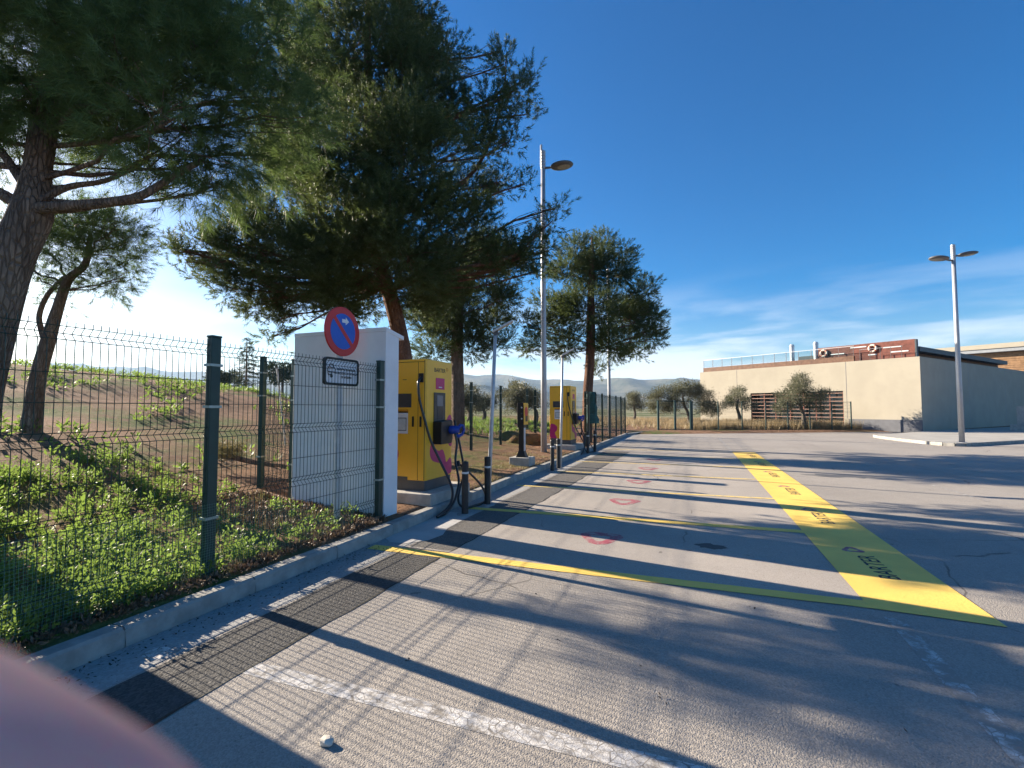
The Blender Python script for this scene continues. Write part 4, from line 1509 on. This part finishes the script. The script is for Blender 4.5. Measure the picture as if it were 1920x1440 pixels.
lim = [([W(722, 530, d3), W(620, 500, d3 - .4), W(520, 490, d3 - .3), W(400, 475, d3), W(320, 465, d3)], .085, .02),
       ([W(728, 545, d3), W(800, 520, d3 - .6), W(880, 500, d3 - .8), W(960, 480, d3 - .6), W(1035, 415, d3 - .3)], .08, .015),
       ([W(705, 420, d3), W(800, 380, d3 - .3), W(890, 320, d3), W(940, 200, d3), W(950, 100, d3)], .075, .015)]
cnt['big'] = tree('pine_tree', 'large dense pine towering over the white enclosure and nearer charger', trk, [.26, .22, .20, .19, .18, .16, .14, .11, .07, .03], cl(its, d3, 7, .9), (.24, 26, .105, .013), M_BARK_RED, M_NEEDLE2, per=900, limbs=lim, start=.38, up=.55, seed=13)

# pine between the big one and the lamp post, beyond the rear fence
d4 = 19.5
trk = [W(859, 800, d4), W(858, 720, d4), W(857, 640, d4), W(862, 560, d4), W(875, 480, d4), W(890, 440, d4)]
trk[0].z = gz1(trk[0].x, trk[0].y) - .15
its = [(860, 590, 1.3), (905, 540, 1.1), (830, 560, 1.2), (930, 600, .75), (885, 485, .95), (930, 480, .8), (805, 600, 1.0), (945, 560, .5), (880, 645, .8), (815, 650, .8), (905, 455, .6), (945, 640, .35), (800, 520, 1.0), (925, 650, .3)]
cnt['t860'] = tree('pine_tree', 'pine with bare lower trunk behind the nearer charger, partly hidden by the large pine', trk, [.29, .26, .24, .20, .13, .05], cl(its, d4, 9, 1.3), (.32, 26, .12, .016), M_BARK, M_NEEDLE2, per=850, start=.45, up=.5, seed=14)

# rounded pine behind the farther charger
d5 = 20.3
trk = [W(1100, 825, d5), W(1102, 740, d5), W(1106, 680, d5), W(1108, 620, d5), W(1108, 560, d5), W(1110, 480, d5), W(1110, 445, d5)]
trk[0].z = gz1(trk[0].x, trk[0].y) - .1
its = [(1110, 500, .95), (1068, 500, .75), (1155, 505, .85), (1110, 575, 1.2), (1045, 575, .9), (1165, 580, 1.0), (1208, 545, .55), (1215, 620, .55), (1140, 640, .9, 0), (1060, 640, .75), (1003, 640, .40), (985, 605, .34), (1190, 655, .55), (1118, 690, .30), (1085, 460, .45), (1135, 455, .45), (1035, 505, .4), (1225, 590, .4), (1230, 635, .3), (990, 655, .3), (1020, 610, .5), (1165, 470, .4), (1200, 590, .7)]
lim = [([W(1106, 680, d5), W(1094, 705, d5 - .1), W(1088, 730, d5 - .2)], .05, .06)]
cnt['right'] = tree('pine_tree', 'rounded pine with green wrapped trunk behind the farther charger', trk, [.24, .21, .20, .19, .16, .10, .04], cl(its, d5, 10, 1.0), (.30, 26, .115, .016), M_BARK_RED, M_NEEDLE2, per=950, start=.4, up=.4, seed=15)
# green sheet tied around that trunk
tb = W(1110, 800, 19.6)
tarp = MB()
prof = []
for k in range(9):
    z = .95 + k * .16
    r0 = .27 - .014 * k + .03 * math.sin(k * 2)
    prof.append((r0, z))
vs, fs = [], []
nn = 16
for r0, z in prof:
    for i in range(nn):
        a = 2 * math.pi * i / nn
        q = r0 * (1 + .16 * math.sin(a * 4 + z * 2.5))
        vs.append((tb.x + q * math.cos(a), tb.y + q * math.sin(a), z))
for j in range(len(prof) - 1):
    for i in range(nn):
        fs.append((j * nn + i, j * nn + (i + 1) % nn, (j + 1) * nn + (i + 1) % nn, (j + 1) * nn + i))
tarp.add(vs, fs)
tag(tarp.build('tarp', M_TARP, smooth=True), 'dark green sheet wrapped around the lower trunk of the rounded pine', 'tarp')

# olive trees
ol = [((1505, 33.2), 800, [(1500, 735, .95), (1475, 750, .75), (1530, 752, .75), (1500, 715, .6), (1545, 740, .5), (1465, 762, .5)], 'olive tree with wide crown before the slatted window'),
      ((1383, 36.5), 800, [(1385, 748, .75), (1365, 755, .6), (1405, 758, .6), (1385, 735, .5)], 'small olive tree left of the slatted window'),
      ((1293, 39.0), 800, [(1280, 738, 1.1), (1245, 745, 1.0), (1315, 750, 1.1), (1265, 758, .9), (1330, 768, .8), (1235, 765, .7), (1300, 728, .8), (1225, 752, .6)], 'broad olive tree behind the right half of the gate'),
      ((1188, 52.0), 790, [(1190, 748, 1.0), (1180, 758, .8), (1200, 758, .8)], 'round olive tree beyond the left gate post'),
      ((878, 29.0), 782, [(878, 745, .9), (868, 755, .7), (890, 758, .7), (875, 733, .5)], 'olive tree right of the bare pine trunk, behind the first rear fence post'),
      ((905, 35.0), 782, [(907, 750, .8), (898, 758, .6), (915, 757, .6)], 'olive tree left of the nearer thin pole, in the distance'),
      ((973, 26.0), 792, [(970, 740, .75), (955, 748, .6), (988, 748, .6), (972, 728, .5), (980, 760, .5), (960, 762, .45)], 'olive tree left of the tall lamp post, above the slim charging post'),
      ((1003, 34.0), 785, [(1003, 745, .8), (1012, 752, .6), (995, 755, .6)], 'dusky olive tree just left of the tall lamp post, farther back')]
for i, ((px, dep), py, its, lb) in enumerate(ol):
    b = W(px, py, dep)
    b.z = gz1(b.x, b.y) - .05
    c0 = W(its[0][0], its[0][1], dep)
    trk = [b, b.lerp(c0, .35) + Vector((.12, .05, 0)), b.lerp(c0, .7) + Vector((-.08, 0, 0)), c0]
    cnt['ol%d' % i] = tree('olive_tree', lb, trk, [.17, .13, .10, .05], cl(its, dep, 30 + i, .5, kv=.75), (.10, .042), M_BARK_OL, M_OLIVE, per=4600, olive=True, start=.3, up=.2, group='olive trees', seed=40 + i)
# dark far bushes and the cedar on the rise
for i, (px, py, dep, s, lb) in enumerate([(418, 724, 60, 2.0, 'dark round tree on the rise left of the cedar'), (530, 715, 62, 2.4, 'dark round tree on the rise right of the cedar')]):
    b = W(px, py, dep)
    b.z = gz1(b.x, b.y) - .3
    c0 = W(px, py - 14, dep)
    trk = [b, b.lerp(c0, .5), c0]
    cc_ = [(c0 + Vector((random.uniform(-1, 1) * s * .6, random.uniform(-1, 1) * s * .6, random.uniform(-.3, .5) * s * .5)), s * .5, s * .38) for _ in range(6)]
    tree('round_tree', lb, trk, [.2, .15, .1], cc_, (.30, .16), M_BARK, M_DARKLEAF, per=420, olive=True, start=.3, up=.2, seed=70 + i)
dc = 48
b = W(462, 735, dc)
top = W(463, 632, dc)
b.z = gz1(b.x, b.y) - .3
cedar = tag(empty('cedar_tree', b), 'dark layered cedar standing alone on the rise beyond the fence', 'tree')
wchild(MB().tube([b, b.lerp(top, .5), top], [.2, .12, .02], 8), 'trunk', M_BARK, cedar)
P, D = [], []
Hc = top.z - b.z
for k in range(17):
    t = .16 + .82 * k / 16
    rr0 = (1 - t) ** .8 * 2.3 + .12
    for j in range(11):
        a = random.uniform(0, 6.28)
        rl = rr0 * random.uniform(.6, 1.1)
        for q in range(int(10 * rl) + 3):
            s = random.uniform(.15, 1)
            P.append((b.x + math.cos(a) * rl * s + random.gauss(0, .07), b.y + math.sin(a) * rl * s + random.gauss(0, .07), b.z + t * Hc - s * s * .28 + random.gauss(0, .04)))
            D.append((math.cos(a + random.uniform(-.8, .8)), math.sin(a + random.uniform(-.8, .8)), random.uniform(-.3, .25)))
V = needles(np.array(P), unit(np.array(D)), np.full(len(P), .28), 7, .16, .035)
tris_obj('crown', V - np.array(tuple(b)), M_DARKLEAF, cedar, 3)


# weeds, grass and litter (nobody could count them)
def weed_field(n, xr, yr, dens, lo, hi, size, mat, name, label, per=14, lift=.5):
    xs_ = RNG.uniform(xr[0], xr[1], n)
    ys_ = RNG.uniform(yr[0], yr[1], n)
    keep = RNG.random(n) < dens(xs_, ys_)
    xs_, ys_ = xs_[keep], ys_[keep]
    zs = ground_h(xs_, ys_)
    m = len(xs_)
    s = RNG.uniform(lo, hi, m)
    P, D, S = [], [], []
    for k in range(per):
        a = RNG.uniform(0, 2 * math.pi, m)
        e = RNG.uniform(.1, 1.35, m)
        h = RNG.random(m) ** 1.2 * s * lift * 2.0
        rad = RNG.random(m) * s * .55
        P.append(np.stack([xs_ + np.cos(a) * rad, ys_ + np.sin(a) * rad, zs + h], 1))
        D.append(np.stack([np.cos(a) * np.cos(e), np.sin(a) * np.cos(e), np.sin(e)], 1))
    P, D = np.concatenate(P), np.concatenate(D)
    V = leaves(P, D, size[0], size[1])
    o = tris_obj(name, V, mat, None, 4)
    tag(o, label, 'plants', kind='stuff')
    return m


def pn(x, y, f, s):
    return .5 + .5 * np.sin(x * f + s + 1.7 * np.sin(y * f * .8 + s * 2)) * np.sin(y * f * 1.1 - s + 1.3 * np.sin(x * f * .6))


def d_near(x, y):
    edge = 1 / (1 + np.exp((y - 3.0 + .30 * (x + 4)) * 2.2))
    return np.clip((.05 + 1.15 * pn(x, y, 1.9, 1.0)) * edge + .10 * pn(x, y, 2.6, 2.0), 0, 1)


weed_field(7000, (-9.0, -3.86), (-4, 5.2), d_near, .05, .17, (.046, .021), M_WEED, 'weeds', 'lush green weeds behind the fence in the left foreground', 38, .60)


def d_field(x, y):
    u = -x - 3.9
    return np.clip((pn(x, y, .75, .3) - .50) * 1.5 * pn(x, y, 2.3, 4.0), 0, 1) * (u > 2.6) + .6 * np.clip((u - 12) / 6, 0, 1) * pn(x, y, 1.5, 2.2) ** 2


weed_field(26000, (-36, -6.5), (-4, 34), d_field, .06, .22, (.11, .045), M_WEED, 'field_weeds', 'patchy low green plants across the brown field', 12, .5)


def grass(name, label, n, xr, yr, dens, hl, hh, w, mat, blades, lean=.35):
    xs_ = RNG.uniform(xr[0], xr[1], n)
    ys_ = RNG.uniform(yr[0], yr[1], n)
    keep = RNG.random(n) < dens(xs_, ys_)
    xs_, ys_ = xs_[keep], ys_[keep]
    zs = ground_h(xs_, ys_)
    m = len(xs_)
    base = np.repeat(np.stack([xs_, ys_, zs - .01], 1), blades, 0)
    q = len(base)
    base[:, :2] += RNG.normal(0, .05, (q, 2))
    a = RNG.uniform(0, 6.283, q)
    h = RNG.uniform(hl, hh, q)
    d = np.stack([np.cos(a) * lean * RNG.random(q), np.sin(a) * lean * RNG.random(q), np.ones(q)], 1)
    sd = np.stack([-np.sin(a), np.cos(a), np.zeros(q)], 1) * w * .5
    V = np.stack([base - sd, base + sd, base + d * h[:, None]], 1).reshape(-1, 3)
    return tag(tris_obj(name, V, mat, None, 3), label, 'grass', kind='stuff')


def d_end(x, y):
    t = y - (34.55 + (x + .42) * .435)
    inb = (t > .12) & (.6 * (x - 13.18) + .8 * (y - 37.85) < -.3)
    return np.where(inb, np.clip(pn(x, y, 1.6, .7) * 1.3, .15, 1) * np.clip(1.2 - t / 9, .15, 1), 0)


grass('dry_grass', 'tall dry grass and brush in front of the cream building', 5200, (-.6, 10.5), (34.3, 47), d_end, .25, .80, .022, M_DRY, 16)
grass('dry_grass', 'dry straw coloured field beyond the gate', 4200, (-16, 2), (34.5, 62), lambda x, y: np.clip(pn(x, y, .7, .2) * 1.2, .1, 1) * (y > 34.8 + (x + .42) * .44), .15, .50, .035, M_DRY, 9)
grass('dry_grass', 'short yellowing grass on the soil by the kerb between the chargers', 2600, (-5.6, -3.80), (7.15, 15.0), lambda x, y: np.clip(pn(x, y, 2.4, 1.1) - .25, 0, 1) * np.clip((x + 5.7) / 1.2, 0, 1), .02, .09, .008, leaf_mat('yellowing_grass', (.17, .15, .05), (.34, .28, .12), .3), 9, .9)
grass('field_grass', 'green grass growing beyond the rear fence', 5200, (-22, -8), (17, 44), lambda x, y: np.clip(pn(x, y, .6, 1.9) * 1.3 - .2, 0, 1), .08, .30, .03, M_WEED, 9, .6)
weed_field(2600, (-6.2, -3.80), (4.2, 5.6), lambda x, y: np.clip(.25 + pn(x, y, 3, .4), 0, 1) * (y < 5.34), .03, .06, (.05, .022), M_LITTER, 'leaf_litter', 'dry leaf litter at the foot of the white enclosure', 5, .3)
weed_field(1500, (-3.99, -3.74), (-4, 5.2), lambda x, y: .9 + 0 * x, .03, .07, (.045, .018), M_LITTER, 'leaf_litter', 'dry debris caught along the back of the kerb', 5, .3)

grass('grass', 'thin grass blades among the weeds by the left fence', 2600, (-8.5, -3.86), (-4, 5.2), lambda x, y: np.clip(.15 + .6 * pn(x, y, 2.3, 3.0), 0, 1), .05, .20, .005, leaf_mat('mixed_grass', (.07, .11, .03), (.26, .24, .09), .4), 7, .7)
grass('dry_stalks', 'dry straw stalks scattered on the field behind the fence', 2600, (-24, -4.1), (-4, 20), lambda x, y: np.clip(.1 + .5 * pn(x, y, 1.3, 5.0), 0, 1) * ((x < -6.6) | (y < 5.2)), .06, .24, .006, M_DRY, 4, .8)
# fallen branch on the field behind the fence
fb = W(440, 850, 8.4)
fb.z = gz1(fb.x, fb.y) + .12
br = tag(empty('fallen_branch', fb), 'fallen dry pine branch lying on the soil behind the fence', 'branch')
e = Vector((.75, .62, 0)).normalized()
MB().tube([(-.5, -.2, .12), (-.1, .0, .10), (.35, .2, -.02), (.75, .42, -.08)], [.02, .05, .04, .02], 7).build('stick', M_BARK, br)
P = np.array([(-.35 + .5 * random.random(), -.25 + .45 * random.random(), .05 + .22 * random.random()) for _ in range(90)])
D = unit(np.array([(random.uniform(-1, .2), random.uniform(-.6, .6), random.uniform(0, .9)) for _ in range(90)]))
tris_obj('needles', needles(P, D, np.full(90, .15), 26, .11, .006), leaf_mat('dry_needles', (.10, .085, .03), (.24, .20, .08), .25), br, 3)
# white stake leaning by the rear fence
MBs = MB().tube([W(519, 690, 8.0), W(536, 835, 8.0)], .016, 8)
tag(MBs.build('stake', M_ALU), 'thin pale stake leaning against the fence beside the white enclosure', 'stake')


# loose stones and debris on the asphalt
def pebble(x, y, s, mat, label, seed, z=0.0, group=None):
    r_ = random.Random(seed)
    bm = bmesh.new()
    bmesh.ops.create_icosphere(bm, subdivisions=2, radius=1)
    for v in bm.verts:
        v.co = Vector((v.co.x * s * 1.2, v.co.y * s * .9, v.co.z * s * .62)) * (1 + r_.uniform(-.20, .16))
    me = bpy.data.meshes.new('stone')
    bm.to_mesh(me)
    bm.free()
    me.materials.append(mat)
    o = bpy.data.objects.new('stone', me)
    COL.objects.link(o)
    o.location = (x, y, z + s * .42)
    return tag(o, label, 'stone', group)


pebble(-1.653, 1.854, .032, M_STONE, 'pale stone lying on the asphalt below the cracked white line', 1)
rl = [(-2.05, 3.62), (-.9, 3.2), (-.35, 3.05), (.35, 4.25), (.62, 4.05), (-1.3, 3.9), (-.2, 2.75), (.9, 2.9), (1.9, 2.6), (2.3, 3.3), (.2, 1.9), (-1.7, 2.6)]
P, D = [], []
for x, y in rl:
    for k in range(3):
        P.append((x + random.gauss(0, .02), y + random.gauss(0, .02), .012))
        D.append((random.uniform(-1, 1), random.uniform(-1, 1), .25))
for _ in range(420):
    y = random.uniform(.5, 4.6)
    P.append((kx(y) + .02 + abs(random.gauss(0, .16)), y, .010))
    D.append((random.uniform(-1, 1), random.uniform(-1, 1), .2))
tag(tris_obj('fallen_leaves', leaves(np.array(P), unit(np.array(D)), .022, .010), leaf_mat('dark_litter', (.02, .016, .012), (.08, .06, .045), .05), None, 4), 'small dark leaves and grit scattered on the gutter and asphalt', 'leaves', kind='stuff')
# spoil heaps and a pale concrete block in the field behind the rear fence
for i, (px, py, dep, s, lb) in enumerate([(978, 803, 18.6, .55, 'low heap of brown earth behind the rear fence, left of the lamp post')]):
    b = W(px, py, dep)
    bm = bmesh.new()
    bmesh.ops.create_icosphere(bm, subdivisions=4, radius=1)
    for v in bm.verts:
        q = 1 + .16 * math.sin(v.co.x * 5 + 1) * math.sin(v.co.y * 6) + random.uniform(-.04, .04)
        v.co = Vector((v.co.x * s * 1.8 * q, v.co.y * s * 1.6 * q, v.co.z * s * .75 * q))
    me = bpy.data.meshes.new('earth_heap')
    bm.to_mesh(me)
    bm.free()
    me.materials.append(M_GROUND)
    me.shade_smooth()
    o = bpy.data.objects.new('earth_heap', me)
    COL.objects.link(o)
    o.location = (b.x, b.y, gz1(b.x, b.y))
    tag(o, lb, 'earth heap')

# ------------------------------------------------------------------ photographer's hand, one finger strays before the lens
cam_m = Matrix.Translation((0, 0, CAM_H)) @ cam_o.rotation_euler.to_matrix().to_4x4()


def cpix(px, py, d):
    return cam_m @ Vector(((px - 960) / 900.0 * d, -(py - 720) / 900.0 * d, -d))


hand = tag(empty('person', cpix(-900, 2400, .07)), "photographer's hand with a blurred finger intruding at the lower left corner", 'person')
hs = []
hr = []
he_ = []


def chain(pts, rads, root_i=None):
    prev = root_i
    for p, r0 in zip(pts, rads):
        hs.append(tuple(Vector(p) - hand.location))
        hr.append(r0)
        if prev is not None:
            he_.append((prev, len(hs) - 1))
        prev = len(hs) - 1
    return prev


dq = .036
ft = [cpix(-1150, 880 + 420, .060), cpix(-700, 1230, .048), cpix(-260, 1365, .040), cpix(25, 1535, .036), cpix(222, 1650, .035), cpix(270, 1705, .036)]
wrist = chain([cpix(-1900, 3300, .13), cpix(-1700, 2500, .11)], [.027, .030])
palm = chain([cpix(-1500, 1900, .085)], [.028], wrist)
kn = chain([cpix(-1350, 1500, .070)], [.017], palm)
chain(ft[1:], [.0095, .0088, .0082, .0078, .0058], kn)
for k, off in enumerate((.024, .046, .066)):
    o2 = Vector((0, 0, -off)) * .9 + (cam_m.to_3x3() @ Vector((-.01 * k, -off * .25, -.006)))
    k2 = chain([cpix(-1350, 1500, .070) + o2], [.015], palm)
    chain([cpix(-800, 1250, .062) + o2, cpix(-450, 1500, .058) + o2, cpix(-500, 1900, .058) + o2], [.009, .0085, .006], k2)
t1 = chain([cpix(-1250, 2300, .075)], [.015], palm)
chain([cpix(-750, 2500, .062), cpix(-400, 2700, .058)], [.011, .008], t1)
me = bpy.data.meshes.new('hand')
me.from_pydata(hs, he_, [])
ho = bpy.data.objects.new('hand', me)
COL.objects.link(ho)
ho.parent = hand
me.materials.append(M_SKIN)
sk = ho.modifiers.new('skin', 'SKIN')
for i, r0 in enumerate(hr):
    me.skin_vertices[0].data[i].radius = (r0, r0)
me.skin_vertices[0].data[0].use_root = True
sk.use_smooth_shade = True
ss = ho.modifiers.new('sub', 'SUBSURF')
ss.levels = 2
ss.render_levels = 2

# ------------------------------------------------------------------ air
HAZE_D = 0.00015
hz = MB().box(-7000, 7000, -7000, 7000, -12, 235)
hm = bpy.data.materials.new('air')
hm.use_nodes = True
ht = hm.node_tree
ht.nodes.clear()
ho_ = ht.nodes.new('ShaderNodeOutputMaterial')
hvn = ht.nodes.new('ShaderNodeVolumePrincipled')
hvn.inputs['Color'].default_value = (.52, .73, 1.0, 1)
hvn.inputs['Density'].default_value = HAZE_D
hvn.inputs['Anisotropy'].default_value = .25
ht.links.new(hvn.outputs[0], ho_.inputs['Volume'])
tag(hz.build('haze', hm), kind='stuff')
print('TREES', cnt)
